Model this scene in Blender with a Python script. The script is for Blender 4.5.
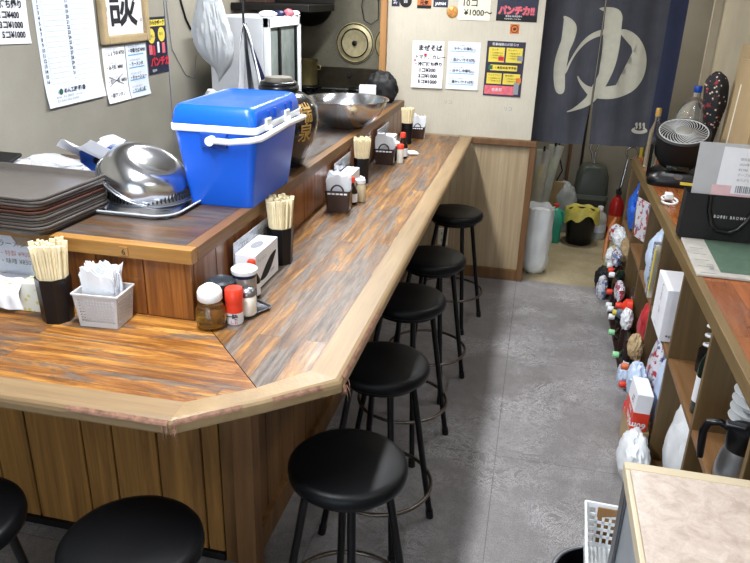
import bpy, bmesh, math, random
from mathutils import Vector, Matrix, noise
random.seed(7)
for o in list(bpy.data.objects): bpy.data.objects.remove(o, do_unlink=True)
SC = bpy.context.scene
COL = SC.collection
PI = math.pi
R = math.radians

# ------------------------------------------------------------------ camera, world, lights, exposure
cam_d = bpy.data.cameras.new('camera'); cam = bpy.data.objects.new('camera', cam_d); COL.objects.link(cam); SC.camera = cam
cam_d.sensor_width = 36.0; cam_d.sensor_fit = 'HORIZONTAL'; cam_d.lens = 36.0 * 714.35 / 750.0
cam_d.clip_start = .02; cam_d.clip_end = 60
pan, pit, rol = -0.212276, 0.385574, 0.031063
fw = Vector((math.sin(pan)*math.cos(pit), math.cos(pan)*math.cos(pit), -math.sin(pit)))
r0 = Vector((math.cos(pan), -math.sin(pan), 0)); u0 = r0.cross(fw)
rr = math.cos(rol)*r0 + math.sin(rol)*u0; uu = -math.sin(rol)*r0 + math.cos(rol)*u0
cam.matrix_world = Matrix(((rr.x, uu.x, -fw.x, 0), (rr.y, uu.y, -fw.y, 0), (rr.z, uu.z, -fw.z, 1.8), (0, 0, 0, 1)))

W = bpy.data.worlds.new('world'); SC.world = W; W.use_nodes = True
W.node_tree.nodes['Background'].inputs[0].default_value = (.9, .95, 1, 1)
W.node_tree.nodes['Background'].inputs[1].default_value = .12
SC.view_settings.view_transform = 'Standard'; SC.view_settings.look = 'None'
SC.view_settings.exposure = 0.15; SC.view_settings.gamma = 1.0; SC.view_settings.use_curve_mapping = False

def area(name, loc, sx, sy, power, col=(1, .97, .93), rot=(0, 0, 0)):
    l = bpy.data.lights.new(name, 'AREA'); l.shape = 'RECTANGLE'; l.size = sx; l.size_y = sy; l.energy = power; l.color = col
    o = bpy.data.objects.new(name, l); COL.objects.link(o); o.location = loc; o.rotation_euler = rot
    return o
CEIL = 2.45
TUBES = [(-.84, 1.3, 'y', 50), (-.84, 3.4, 'y', 46), (.55, .6, 'y', 12), (.55, 3.2, 'y', 11)]
for i, (x, y, d, p) in enumerate(TUBES):
    area('tube_light', (x, y, CEIL-.12), .10, 1.15, p, (.96, .98, 1.0))
area('kitchen_light', (-1.35, 4.2, CEIL-.12), .1, .8, 10, (1, .95, .85))
area('entry_light', (.4, 5.5, CEIL-.12), .3, .3, 16, (1, .96, .88))
area('added_rear_light', (-.55, -1.57, 1.15), 1.9, 1.5, 34, (.93, .97, 1.0), (PI/2, 0, PI))  # added light from behind the camera, brightens the panels under the counter

# ------------------------------------------------------------------ materials
def srgb(h):
    h = h.lstrip('#'); v = [int(h[i:i+2], 16)/255 for i in (0, 2, 4)]
    return tuple(c/12.92 if c <= .04045 else ((c+.055)/1.055)**2.4 for c in v) + (1,)
class NT:
    def __init__(s, name):
        s.m = bpy.data.materials.new(name); s.m.use_nodes = True; s.t = s.m.node_tree; s.b = s.t.nodes['Principled BSDF']
    def n(s, typ, **k):
        nd = s.t.nodes.new(typ)
        for a, v in k.items():
            if a.startswith('i_'):
                key = a[2:]; key = int(key) if key.isdigit() else key.replace('_', ' ')
                nd.inputs[key].default_value = v
            else: setattr(nd, a, v)
        return nd
    def l(s, a, b): s.t.links.new(a, b)
    def coord(s, scale=(1, 1, 1), rot=(0, 0, 0), loc=(0, 0, 0)):
        tc = s.n('ShaderNodeTexCoord'); mp = s.n('ShaderNodeMapping')
        mp.inputs['Scale'].default_value = scale; mp.inputs['Rotation'].default_value = rot; mp.inputs['Location'].default_value = loc
        s.l(tc.outputs['Object'], mp.inputs[0]); return mp.outputs[0]
    def noise(s, vec, scale, detail=6, rough=.6, dist=0):
        n = s.n('ShaderNodeTexNoise'); n.inputs['Scale'].default_value = scale; n.inputs['Detail'].default_value = detail
        n.inputs['Roughness'].default_value = rough; n.inputs['Distortion'].default_value = dist; s.l(vec, n.inputs['Vector']); return n.outputs['Fac']
    def ramp(s, fac, stops):
        r = s.n('ShaderNodeValToRGB'); e = r.color_ramp.elements
        while len(e) < len(stops): e.new(.5)
        for el, (p, c) in zip(e, stops): el.position = p; el.color = c
        s.l(fac, r.inputs[0]); return r.outputs[0]
    def mix(s, fac, a, b, typ='MIX'):
        m = s.n('ShaderNodeMix', data_type='RGBA', blend_type=typ)
        for v, i in ((fac, 0), (a, 6), (b, 7)):
            if hasattr(v, 'links'): s.l(v, m.inputs[i])
            else: m.inputs[i].default_value = v
        return m.outputs[2]
    def bump(s, h, st=.2, d=.01):
        b = s.n('ShaderNodeBump'); b.inputs['Strength'].default_value = st; b.inputs['Distance'].default_value = d
        s.l(h, b.inputs['Height']); s.l(b.outputs[0], s.b.inputs['Normal'])
def P(name, col, rough=.5, metal=0, var=.12, vs=12, bump=0, bs=60, trans=0, alpha=1, ior=1.45, coat=0, emit=0, spec=.5, vscale=(1, 1, 1)):
    t = NT(name); c = srgb(col)
    t.b.inputs['Roughness'].default_value = rough; t.b.inputs['Metallic'].default_value = metal
    t.b.inputs['Transmission Weight'].default_value = trans; t.b.inputs['Alpha'].default_value = alpha
    t.b.inputs['IOR'].default_value = ior; t.b.inputs['Coat Weight'].default_value = coat; t.b.inputs['Specular IOR Level'].default_value = spec
    v = t.coord(vscale)
    if var:
        f = t.noise(v, vs)
        lo = tuple(x*(1-var) for x in c[:3])+(1,); hi = tuple(min(1, x*(1+var)) for x in c[:3])+(1,)
        t.l(t.ramp(f, [(.3, lo), (.7, hi)]), t.b.inputs['Base Color'])
    else: t.b.inputs['Base Color'].default_value = c
    if bump: t.bump(t.noise(v, bs, 4), bump, .005)
    if emit: t.b.inputs['Emission Color'].default_value = c; t.b.inputs['Emission Strength'].default_value = emit
    return t.m
def wood(name, c1, c2, axis='z', rough=.5, grain=14, stretch=.08, boards=None, coat=0, worn=None, wornamt=.5, var3=None, loc=(0, 0, 0)):
    t = NT(name); t.b.inputs['Roughness'].default_value = rough; t.b.inputs['Coat Weight'].default_value = coat
    sc = {'x': (stretch, 1, 1), 'y': (1, stretch, 1), 'z': (1, 1, stretch)}[axis]
    v = t.coord(sc, loc=loc)
    f = t.noise(v, grain, 8, .65, 1.2); f2 = t.noise(v, grain*5, 4, .7)
    col = t.ramp(f, [(.3, srgb(c1)), (.7, srgb(c2))])
    col = t.mix(.35, col, t.ramp(f2, [(.35, (.35, .35, .35, 1)), (.65, (1, 1, 1, 1))]), 'MULTIPLY')
    if worn:
        v2 = t.coord({'x': (.35, 1, 1), 'y': (1, .35, 1), 'z': (1, 1, .35)}[axis], loc=loc)
        w = t.noise(v2, 6.5, 8, .7, .6)
        m = t.ramp(w, [(.5-.12*wornamt, (0, 0, 0, 1)), (.62, (1, 1, 1, 1))])
        col = t.mix(m, col, t.mix(f, srgb(worn), srgb(var3 or worn)))
    t.l(col, t.b.inputs['Base Color']); t.bump(f2, .25, .002)
    return t.m
def planked(name, axis, width, length, tones, worn, worn2, seed, rough=.42, wear=.5):
    """old parquet planks: long boards, streaky orange grain, and worn grey streaks where the lacquer is gone"""
    t = NT(name)
    rot = (0, 0, 0) if axis == 'x' else (0, 0, PI/2)
    v = t.coord((1, 1, 1), rot, (seed, seed*.37, 0))
    br = t.n('ShaderNodeTexBrick', offset=.37, squash=1)
    br.inputs['Color1'].default_value = (0, 0, 0, 1); br.inputs['Color2'].default_value = (1, 1, 1, 1); br.inputs['Mortar'].default_value = (.5, .5, .5, 1)
    br.inputs['Scale'].default_value = 1; br.inputs['Mortar Size'].default_value = .0009; br.inputs['Brick Width'].default_value = length; br.inputs['Row Height'].default_value = width
    t.l(v, br.inputs['Vector'])
    def st(sx, k):
        m = t.n('ShaderNodeMapping'); m.inputs['Scale'].default_value = (sx, 1, 1); t.l(v, m.inputs[0])
        a = t.n('ShaderNodeVectorMath', operation='ADD'); c = t.n('ShaderNodeVectorMath', operation='SCALE'); c.inputs['Scale'].default_value = k
        t.l(br.outputs['Color'], c.inputs[0]); t.l(m.outputs[0], a.inputs[0]); t.l(c.outputs[0], a.inputs[1]); return a.outputs[0]
    g = t.noise(st(.09, 7), 22, 12, .78, 1.0)
    base = t.ramp(g, [(.30, srgb(tones[0])), (.48, srgb(tones[1])), (.66, srgb(tones[2]))])
    big = t.noise(st(.3, .6), 5, 6, .6)
    base = t.mix(.6, base, t.ramp(big, [(.35, (.55, .52, .5, 1)), (.65, (1.1, 1.1, 1.1, 1))]), 'MULTIPLY')
    base = t.mix(.35, base, t.ramp(br.outputs['Color'], [(0, (.5, .46, .44, 1)), (1, (1, 1, 1, 1))]), 'MULTIPLY')
    w = t.noise(st(.17, .5), 9.5, 12, .75, .4)
    wm = t.ramp(w, [(.56-.1*wear, (0, 0, 0, 1)), (.60-.1*wear, (1, 1, 1, 1))])
    g2 = t.noise(st(.08, 2), 80, 6, .75)
    wc = t.ramp(g2, [(.35, srgb(worn)), (.62, srgb(worn2))])
    col = t.mix(t.mix(1, wm, (.85, .85, .85, 1), 'MULTIPLY'), base, wc)
    fl_ = t.noise(st(.12, 3), 120, 4, .8)
    col = t.mix(.35, col, t.ramp(fl_, [(.38, (.4, .36, .33, 1)), (.52, (1, 1, 1, 1))]), 'MULTIPLY')
    col = t.mix(1, col, t.ramp(br.outputs['Fac'], [(0, (1, 1, 1, 1)), (1, (.45, .36, .3, 1))]), 'MULTIPLY')
    t.l(col, t.b.inputs['Base Color']); t.bump(g2, .3, .002)
    t.l(t.ramp(w, [(.4, (rough-.12,)*3+(1,)), (.6, (rough+.15,)*3+(1,))]), t.b.inputs['Roughness'])
    return t.m

M = {}
M['counter_x'] = planked('counter wood cross', 'x', .062, .9, ('#2e1a0c', '#8a5726', '#cf9748'), '#2f2621', '#665a50', .3, .42, .35)
M['counter_y'] = planked('counter wood long', 'y', .062, .8, ('#2a1b12', '#73502f', '#b8863f'), '#35302d', '#736a62', 2.1, .42, .55)
M['maple'] = wood('maple edge', '#866e4d', '#9d8460', 'y', .5, 10, .06, coat=.05)
M['maple_x'] = wood('maple edge cross', '#786245', '#8e7554', 'x', .5, 10, .06, coat=.05)
M['tape'] = P('packing tape', '#8a7454', .42, var=.15, vs=14, bump=.25, bs=50, coat=.1)
M['tape_pink'] = P('torn tape', '#82604f', .4, var=.45, vs=60, bump=.3, bs=90)
M['riser'] = wood('riser board', '#5a3013', '#a86a30', 'z', .35, 30, .035, coat=.25)
M['riser_trim'] = wood('riser trim', '#8a5f2c', '#a87c40', 'x', .45, 16, .06)
M['riser_trim_y'] = wood('riser trim long', '#5e4124', '#835d34', 'y', .45, 16, .06)
M['plateau'] = planked('plateau wood', 'x', .2, 3, ('#2c2019', '#5a422e', '#7a5c40'), '#2c2a2a', '#5a5350', 4.4, .42, .7)
M['plateau_y'] = planked('plateau wood long', 'y', .2, 3, ('#2b211c', '#4a392c', '#64503e'), '#29292b', '#504c4b', 6.1, .42, .8)
M['panel'] = wood('panel board', '#6f4a22', '#b3813f', 'z', .5, 20, .04)
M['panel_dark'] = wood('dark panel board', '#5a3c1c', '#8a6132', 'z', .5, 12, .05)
M['post'] = wood('post wood', '#6b4827', '#8d6338', 'z', .5, 12, .05)
M['brown_trim'] = wood('brown trim', '#5a3b1f', '#7c5833', 'z', .5, 12, .06)
M['light_trim'] = wood('light brown trim', '#8e6235', '#ab7e4c', 'z', .5, 12, .06)
M['pale_panel'] = wood('pale veneer', '#9c8768', '#b8a382', 'z', .5, 14, .03)
M['shelf'] = wood('shelf wood', '#5c482c', '#7a6340', 'z', .5, 9, .05)
M['shelf_y'] = wood('shelf edge wood', '#63502f', '#846b43', 'y', .5, 9, .05)
M['shelf_in'] = wood('shelf inner wood', '#765330', '#95704a', 'y', .5, 9, .05)
M['cherry'] = planked('cherry top', 'y', .11, .45, ('#6f3a1a', '#955428', '#ad6a36'), '#8e4c24', '#a9622f', 5.2, .3, .3)
M['black_vinyl'] = P('black vinyl', '#050609', .42, var=.1, bump=.1, bs=220, spec=.25)
M['black_metal'] = P('black metal', '#0a0a0c', .3, .3, var=.1)
M['ring_metal'] = P('worn ring metal', '#6a625a', .3, .9, var=.3, vs=40)
M['black_plastic'] = P('black plastic', '#0d0d10', .3, var=.1)
M['black_matte'] = P('black matte', '#101013', .6, var=.15)
M['steel'] = P('stainless steel', '#c9ccd2', .2, 1, var=.06, vs=6, bump=.04, bs=30)
M['steel_d'] = P('dull steel', '#8d9096', .35, 1, var=.15, vs=8)
M['brass_old'] = P('sooty aluminium', '#8f8257', .35, .8, var=.25, vs=10)
M['blue'] = P('blue plastic', '#0d55c8', .32, var=.05, vs=5)
M['blue2'] = P('dark blue plastic', '#0b3c93', .35, var=.05)
M['navy'] = P('navy label', '#15183f', .3, var=.1)
M['white'] = P('white plastic', '#dfe3e6', .35, var=.04)
M['white_tr'] = P('milky plastic', '#d9d9db', .3, var=.05, trans=.35)
M['paper'] = P('white paper', '#e2e3ea', .8, var=.04, vs=10)
M['paper_blue'] = P('bluish paper', '#d3dcec', .8, var=.04, vs=10)
M['paper_cream'] = P('cream paper', '#dfdac6', .8, var=.05)
M['ink'] = P('black ink', '#17171c', .8, var=0)
M['ink_grey'] = P('grey ink', '#84868f', .8, var=0)
M['ink_blue'] = P('blue ink', '#6fa3c4', .8, var=0)
M['ink_red'] = P('red ink', '#c3283a', .7, var=0)
M['ink_yellow'] = P('yellow ink', '#d3c04a', .7, var=.05)
M['ink_green'] = P('green ink', '#1f5a44', .7, var=0)
M['ink_white'] = P('white ink', '#dfe0e2', .7, var=0)
M['ink_orange'] = P('orange ink', '#c8703a', .7, var=.15, vs=60)
M['ink_pink'] = P('pink ink', '#c8606c', .7, var=.2, vs=50)
M['poster_navy'] = P('navy poster', '#1c1f36', .5, var=.3, vs=30)
M['napkin'] = P('napkin paper', '#e6ebf3', .8, var=.03, bump=.3, bs=60)
M['chop'] = P('chopstick wood', '#e2d3ad', .7, var=.1, vs=40)
M['brown_plastic'] = P('brown plastic', '#3f2f2a', .4, var=.08)
M['dark_brown'] = P('dark brown plastic', '#33221d', .4, var=.08)
M['tray_grey'] = P('grey tray plastic', '#55504d', .28, var=.12, vs=20)
M['tray_brown'] = P('brown tray plastic', '#432a22', .38, var=.12, vs=20)
M['glass'] = P('clear glass', '#ffffff', .03, var=0, trans=1, ior=1.45)
M['clear'] = P('clear plastic', '#f2f6fa', .12, var=0, trans=.92, ior=1.2, bump=.3, bs=30)
M['pet'] = P('clear bottle plastic', '#f4f9fd', .05, var=0, trans=.95, ior=1.3)
M['oil'] = P('amber oil', '#e0ab3a', .08, var=0, trans=.85, ior=1.45)
M['soy'] = P('soy sauce', '#1c0d08', .1, var=0)
M['red'] = P('red plastic', '#d23a24', .35, var=.05)
M['salt'] = P('salt', '#e0dcd2', .8, var=.05, vs=60)
M['plastic_bag'] = P('white carrier bag', '#d9dde2', .3, var=.08, vs=12, bump=.5, bs=25)
M['bag_blue'] = P('pale blue bag', '#b9c9e2', .3, var=.1, vs=18, bump=.5, bs=25)
M['cloth_white'] = P('white cloth', '#c9cbd0', .85, var=.1, vs=14, bump=.4, bs=40)
M['tan_card'] = P('cardboard', '#a58f6c', .8, var=.08, vs=8)
M['yellow_bag'] = P('yellow bag', '#c2b85a', .4, var=.2, vs=18, bump=.5, bs=30)
M['teal'] = P('teal plastic', '#2f9a85', .35, var=.08)
M['green_cap'] = P('pale green cap', '#8fd09a', .4, var=.05)
M['gold'] = P('gold paint', '#b18c4a', .4, .3, var=.2, vs=40)
M['urn'] = P('black glazed pottery', '#17181b', .22, var=.2, vs=8, coat=.5)
M['dark_glass'] = P('dark bottle glass', '#14211a', .08, var=0, coat=.5)
M['kitchen_black'] = P('sooty iron', '#141312', .5, .3, var=.3, vs=20)
M['mesh_grey'] = P('grey fridge', '#c3c7cd', .4, var=.04)
M['orange_wood'] = P('orange cap', '#cf6a3c', .4, var=.05)
M['green_mag'] = P('green print', '#52685a', .35, var=.2, vs=25)
M['skin_beige'] = P('beige', '#b9a98b', .7, var=.1)

M['sleeve'] = P('rain sleeve plastic', '#dfe4e6', .25, var=.1, vs=20, trans=.45, ior=1.15, bump=.5, bs=25)
def text_ready():
    return bpy.data.curves.new('lettering', 'FONT')

# ------------------------------------------------------------------ mesh helpers
def B(): return bmesh.new()
def box(bm, x0, x1, y0, y1, z0, z1, bev=0, seg=2):
    r = bmesh.ops.create_cube(bm, size=1)
    for v in r['verts']:
        v.co = Vector(((x0+x1)/2 + v.co.x*(x1-x0), (y0+y1)/2 + v.co.y*(y1-y0), (z0+z1)/2 + v.co.z*(z1-z0)))
    if bev:
        es = list({e for v in r['verts'] for e in v.link_edges})
        bmesh.ops.bevel(bm, geom=es, offset=bev, segments=seg, affect='EDGES', profile=.5)
    return bm
def lathe(bm, prof, seg=32, cx=0, cy=0, capb=True, capt=True, z=0, sx=1, sy=1):
    rings = []
    for r, h in prof:
        rings.append([bm.verts.new((cx+r*sx*math.cos(2*PI*k/seg), cy+r*sy*math.sin(2*PI*k/seg), h+z)) for k in range(seg)])
    for a, b in zip(rings, rings[1:]):
        for k in range(seg): bm.faces.new((a[k], a[(k+1) % seg], b[(k+1) % seg], b[k]))
    if capb: bm.faces.new(rings[0][::-1])
    if capt: bm.faces.new(rings[-1])
    return bm
def tube(bm, pts, r, seg=10, closed=False, cap=True):
    pts = [Vector(p) for p in pts]; n = len(pts); rings = []
    nrm = None
    for i, p in enumerate(pts):
        if closed: t = (pts[(i+1) % n]-pts[i-1]).normalized()
        else: t = ((pts[i+1] if i < n-1 else p)-(pts[i-1] if i else p)).normalized()
        if nrm is None:
            a = Vector((0, 0, 1)) if abs(t.z) < .9 else Vector((1, 0, 0)); nrm = t.cross(a).normalized()
        else: nrm = (nrm-t*nrm.dot(t)).normalized()
        bn = t.cross(nrm); rad = r[i] if isinstance(r, (list, tuple)) else r
        rings.append([bm.verts.new(p+rad*(math.cos(2*PI*k/seg)*nrm+math.sin(2*PI*k/seg)*bn)) for k in range(seg)])
    m = n if closed else n-1
    for i in range(m):
        a, b = rings[i], rings[(i+1) % n]
        for k in range(seg): bm.faces.new((a[k], a[(k+1) % seg], b[(k+1) % seg], b[k]))
    if cap and not closed: bm.faces.new(rings[0][::-1]); bm.faces.new(rings[-1])
    return bm
def prism(bm, poly, z0, z1, bev=0):
    lo = [bm.verts.new((x, y, z0)) for x, y in poly]; hi = [bm.verts.new((x, y, z1)) for x, y in poly]; n = len(poly)
    fs = [bm.faces.new(lo[::-1]), bm.faces.new(hi)]
    for k in range(n): fs.append(bm.faces.new((lo[k], lo[(k+1) % n], hi[(k+1) % n], hi[k])))
    if bev:
        es = [e for e in fs[1].edges]; bmesh.ops.bevel(bm, geom=es, offset=bev, segments=3, affect='EDGES', profile=.5)
    return bm
def ring(r, z, n=40, cx=0, cy=0): return [(cx+r*math.cos(2*PI*k/n), cy+r*math.sin(2*PI*k/n), z) for k in range(n)]
def rrect(w, d, r, n=6, cx=0, cy=0):
    pts = []
    for sx, sy, a0 in ((1, 1, 0), (-1, 1, PI/2), (-1, -1, PI), (1, -1, 3*PI/2)):
        for k in range(n+1):
            a = a0+PI/2*k/n; pts.append((cx+sx*(w/2-r)+r*math.cos(a), cy+sy*(d/2-r)+r*math.sin(a)))
    return pts
def loft(bm, loops, capb=True, capt=True):
    rs = [[bm.verts.new(p) for p in L] for L in loops]; n = len(rs[0])
    for a, b in zip(rs, rs[1:]):
        for k in range(n): bm.faces.new((a[k], a[(k+1) % n], b[(k+1) % n], b[k]))
    if capb: bm.faces.new(rs[0][::-1])
    if capt: bm.faces.new(rs[-1])
    return bm
def rl(w, d, r, z, **k): return [(x, y, z) for x, y in rrect(w, d, r, **k)]
def blob(bm, c, s, amp=.25, freq=2.2, sub=4, seed=0, flat=True, ridge=True):
    """crumpled soft shape (bag, cloth bundle)"""
    r = bmesh.ops.create_icosphere(bm, subdivisions=sub, radius=1)
    for v in r['verts']:
        p = v.co.copy(); q = p*freq+Vector((seed*3.1, seed*1.7, seed*.9))
        f = noise.fractal(q, 1, 2, 4)
        if ridge: f = f*.35-abs(noise.noise(q*1.3))*.9-abs(noise.noise(q*2.9+Vector((3, 7, 1))))*.45+.25
        p *= 1+amp*f
        if flat and p.z < -.75: p.z = -.75
        v.co = Vector((c[0]+p.x*s[0], c[1]+p.y*s[1], c[2]+(p.z+.75)*s[2]/1.75 if flat else c[2]+p.z*s[2]))
    return bm
def sheet(bm, w, h, nx=8, ny=8, f=None, M_=None):
    """grid in local XZ plane, x 0..w, z 0..-h; f(u,v) gives offset vector"""
    g = []
    for j in range(ny+1):
        row = []
        for i in range(nx+1):
            u, v = i/nx, j/ny; p = Vector((u*w, 0, -v*h))
            if f: p += Vector(f(u, v))
            if M_: p = M_ @ p
            row.append(bm.verts.new(p))
        g.append(row)
    for j in range(ny):
        for i in range(nx): bm.faces.new((g[j][i], g[j+1][i], g[j+1][i+1], g[j][i+1]))
    return bm
def thick(bm, t):
    bm.normal_update()
    bmesh.ops.solidify(bm, geom=list(bm.faces), thickness=t)
    return bm
def xf(bm, mat):
    bmesh.ops.transform(bm, matrix=mat, verts=list(bm.verts)); return bm
def T(x, y, z): return Matrix.Translation((x, y, z))
def RX(a): return Matrix.Rotation(a, 4, 'X')
def RY(a): return Matrix.Rotation(a, 4, 'Y')
def RZ(a): return Matrix.Rotation(a, 4, 'Z')

def obj(name, bm, m, parent=None, loc=None, rz=0, smooth=None, label=None):
    me = bpy.data.meshes.new(name); bmesh.ops.recalc_face_normals(bm, faces=list(bm.faces)); bm.to_mesh(me); bm.free()
    for k in (m if isinstance(m, (list, tuple)) else [m]): me.materials.append(M[k] if isinstance(k, str) else k)
    if smooth is not None:
        for p in me.polygons: p.use_smooth = True
        me.set_sharp_from_angle(angle=R(smooth))
    o = bpy.data.objects.new(name, me); COL.objects.link(o)
    if parent: o.parent = parent
    if loc: o.location = loc
    if rz: o.rotation_euler.z = rz
    if label: o['label'] = label
    return o
def tag(o, label, cat, group=None):
    o['label'] = label; o['category'] = cat
    if group: o['group'] = group
    return o
def thing(name, label, cat, loc=(0, 0, 0), rz=0, group=None, rot=None):
    o = bpy.data.objects.new(name, None); COL.objects.link(o); o.empty_display_size = .05; o.location = loc
    o.rotation_euler = rot if rot else (0, 0, rz)
    return tag(o, label, cat, group)
def struct(name, bm, m, parent=None, smooth=None):
    o = obj(name, bm, m, parent, smooth=smooth)
    if not parent: o['kind'] = 'structure'
    return o
def dup(o, parent=None):
    c = o.copy(); COL.objects.link(c)
    if parent: c.parent = parent
    for ch in [x for x in bpy.data.objects if x.parent == o]: dup(ch, c)
    return c
def copy_thing(o, loc, rz, label, group=None):
    c = dup(o); c.location = loc; c.rotation_euler = (0, 0, rz); c['label'] = label
    if group: c['group'] = group
    return c

def text_bm(bm, body, size, mat4, mi=0, align='LEFT', bold=0, sx=1):
    cu = bpy.data.curves.new('lettering', 'FONT'); cu.body = body; cu.size = size; cu.align_x = align; cu.offset = bold; cu.resolution_u = 2
    to = bpy.data.objects.new('lettering', cu); COL.objects.link(to)
    dg = bpy.context.evaluated_depsgraph_get(); me = bpy.data.meshes.new_from_object(to.evaluated_get(dg))
    bpy.data.objects.remove(to); bpy.data.curves.remove(cu)
    t = bmesh.new(); t.from_mesh(me); bpy.data.meshes.remove(me)
    bmesh.ops.transform(t, matrix=mat4 @ Matrix.Diagonal((sx, 1, 1, 1)), verts=list(t.verts))
    for f in t.faces: f.material_index = mi
    tm = bpy.data.meshes.new('tmp'); t.to_mesh(tm); t.free(); n0 = len(bm.faces); bm.from_mesh(tm); bpy.data.meshes.remove(tm)
    bm.faces.ensure_lookup_table()
    for f in bm.faces[n0:]: f.material_index = mi
    return bm

def poster(name, label, cat, frame, w, h, mat, texts=(), rects=(), group=None, curl=.004, parent=None, inks=('ink', 'ink_grey', 'ink_blue', 'ink_red', 'ink_yellow', 'ink_green', 'ink_white', 'ink_orange', 'ink_pink')):
    """a sheet of paper; frame = matrix whose local X runs right, Z up, -Y out of the wall, origin top-left."""
    cf = lambda u, v: (0, -curl*(max(0, v-.7)/.3)**2 - .0008, 0)
    bm = B(); sheet(bm, w, h, 4, 10, cf); thick(bm, .0006)
    o = obj(name, bm, mat); o.matrix_world = frame
    if parent: o.parent = parent
    elif cat: tag(o, label, cat, group)
    inks = list(inks)
    flat = B()
    def yoff(z): return -curl*(max(0, (-z/h)-.7)/.3)**2 - .0022
    for r in rects:
        x0, z0, x1, z1, c = r[:5]; lift = r[5] if len(r) > 5 else 0
        n = 4
        for k in range(n):
            za = z0+(z1-z0)*k/n; zb = z0+(z1-z0)*(k+1)/n
            f = flat.faces.new([flat.verts.new((x, yoff(z)-lift, z)) for x, z in ((x0, za), (x1, za), (x1, zb), (x0, zb))]); f.material_index = inks.index(c)
    if rects: a = obj('printed_block', flat, inks, o)
    else: flat.free()
    if texts:
        tb = B()
        for t in texts:
            body, x, z, size, c = t[:5]; al = t[5] if len(t) > 5 else 'LEFT'; bold = t[6] if len(t) > 6 else 0; sx = t[7] if len(t) > 7 else 1
            text_bm(tb, body, size, T(x, yoff(z)-.0012, z) @ RX(PI/2), inks.index(c), al, bold, sx)
        obj('lettering', tb, inks, o)
    return o
# frames: a sheet on a wall facing -Y, on the left wall facing +X, on the riser faces
def FY(x, y, z, tilt=0): return T(x, y, z) @ RY(tilt)
def FX(x, y, z, tilt=0): return T(x, y, z) @ RZ(PI/2) @ RY(tilt)

# ------------------------------------------------------------------ structure
def mk_floor():
    t = NT('vinyl floor'); v = t.coord()
    big = t.noise(v, 1.7, 6, .6); fine = t.noise(v, 210, 3, .8); mid = t.noise(v, 26, 10, .8, .5)
    col = t.ramp(big, [(.3, srgb('#737070')), (.7, srgb('#908e90'))])
    col = t.mix(.75, col, t.ramp(fine, [(.36, (.5, .48, .47, 1)), (.64, (1.25, 1.25, 1.25, 1))]), 'MULTIPLY')
    col = t.mix(.5, col, t.ramp(mid, [(.35, (.55, .53, .5, 1)), (.58, (1.05, 1.05, 1.05, 1))]), 'MULTIPLY')
    # pale scuffs and crazed scratches
    vo = t.n('ShaderNodeTexNoise'); vo.inputs['Scale'].default_value = 9; vo.inputs['Detail'].default_value = 12; vo.inputs['Roughness'].default_value = .85; vo.inputs['Distortion'].default_value = 3.0; t.l(v, vo.inputs['Vector'])
    sm = t.ramp(vo.outputs['Fac'], [(.488, (0, 0, 0, 1)), (.503, (.9, .9, .9, 1)), (.518, (0, 0, 0, 1))])
    zone = t.ramp(t.noise(v, 2.6, 4, .6), [(.45, (0, 0, 0, 1)), (.6, (1, 1, 1, 1))])
    col = t.mix(t.mix(1, sm, zone, 'MULTIPLY'), col, srgb('#dcdbde'))
    dk = t.ramp(t.noise(v, 34, 8, .8, 1), [(.30, (.25, .23, .22, 1)), (.36, (1, 1, 1, 1))]); col = t.mix(.6, col, dk, 'MULTIPLY')
    br = t.n('ShaderNodeTexBrick', offset=0); br.inputs['Scale'].default_value = 1; br.inputs['Brick Width'].default_value = .60; br.inputs['Row Height'].default_value = .9
    br.inputs['Mortar Size'].default_value = .0016; br.inputs['Mortar Smooth'].default_value = .3
    v3 = t.coord((1, 1, 1), (0, 0, 0), (.012, .12, 0)); t.l(v3, br.inputs['Vector'])
    col = t.mix(1, col, t.ramp(br.outputs['Fac'], [(0, (1, 1, 1, 1)), (1, (.5, .48, .46, 1))]), 'MULTIPLY')
    t.l(col, t.b.inputs['Base Color'])
    rg = t.ramp(mid, [(.3, (.38,)*3+(1,)), (.7, (.65,)*3+(1,))]); t.l(rg, t.b.inputs['Roughness']); t.bump(fine, .35, .003)
    return t.m
def mk_concrete():
    t = NT('entry concrete'); v = t.coord(); a = t.noise(v, 3, 8, .65); b = t.noise(v, 60, 4, .6)
    col = t.ramp(a, [(.3, srgb('#83795f')), (.7, srgb('#aa9e80'))]); col = t.mix(.4, col, t.ramp(b, [(.3, (.6, .6, .6, 1)), (.7, (1.1, 1.1, 1.1, 1))]), 'MULTIPLY')
    t.l(col, t.b.inputs['Base Color']); t.b.inputs['Roughness'].default_value = .75; t.bump(b, .3, .003); return t.m
def mk_paperwall(name, c1, c2, vert=True):
    t = NT(name); v = t.coord((1, 1, .05) if vert else (1, 1, 1)); a = t.noise(v, 180, 3, .7); b = t.noise(t.coord(), 1.6, 6, .6); g = t.noise(t.coord(), 260, 2, .5)
    col = t.ramp(b, [(.3, srgb(c1)), (.7, srgb(c2))]); col = t.mix(.3, col, t.ramp(a, [(.3, (.72, .71, .69, 1)), (.7, (1.05, 1.05, 1.05, 1))]), 'MULTIPLY')
    col = t.mix(.2, col, t.ramp(g, [(.35, (.7, .7, .7, 1)), (.65, (1, 1, 1, 1))]), 'MULTIPLY')
    t.l(col, t.b.inputs['Base Color']); t.b.inputs['Roughness'].default_value = .8; t.bump(a, .2, .003); return t.m
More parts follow.
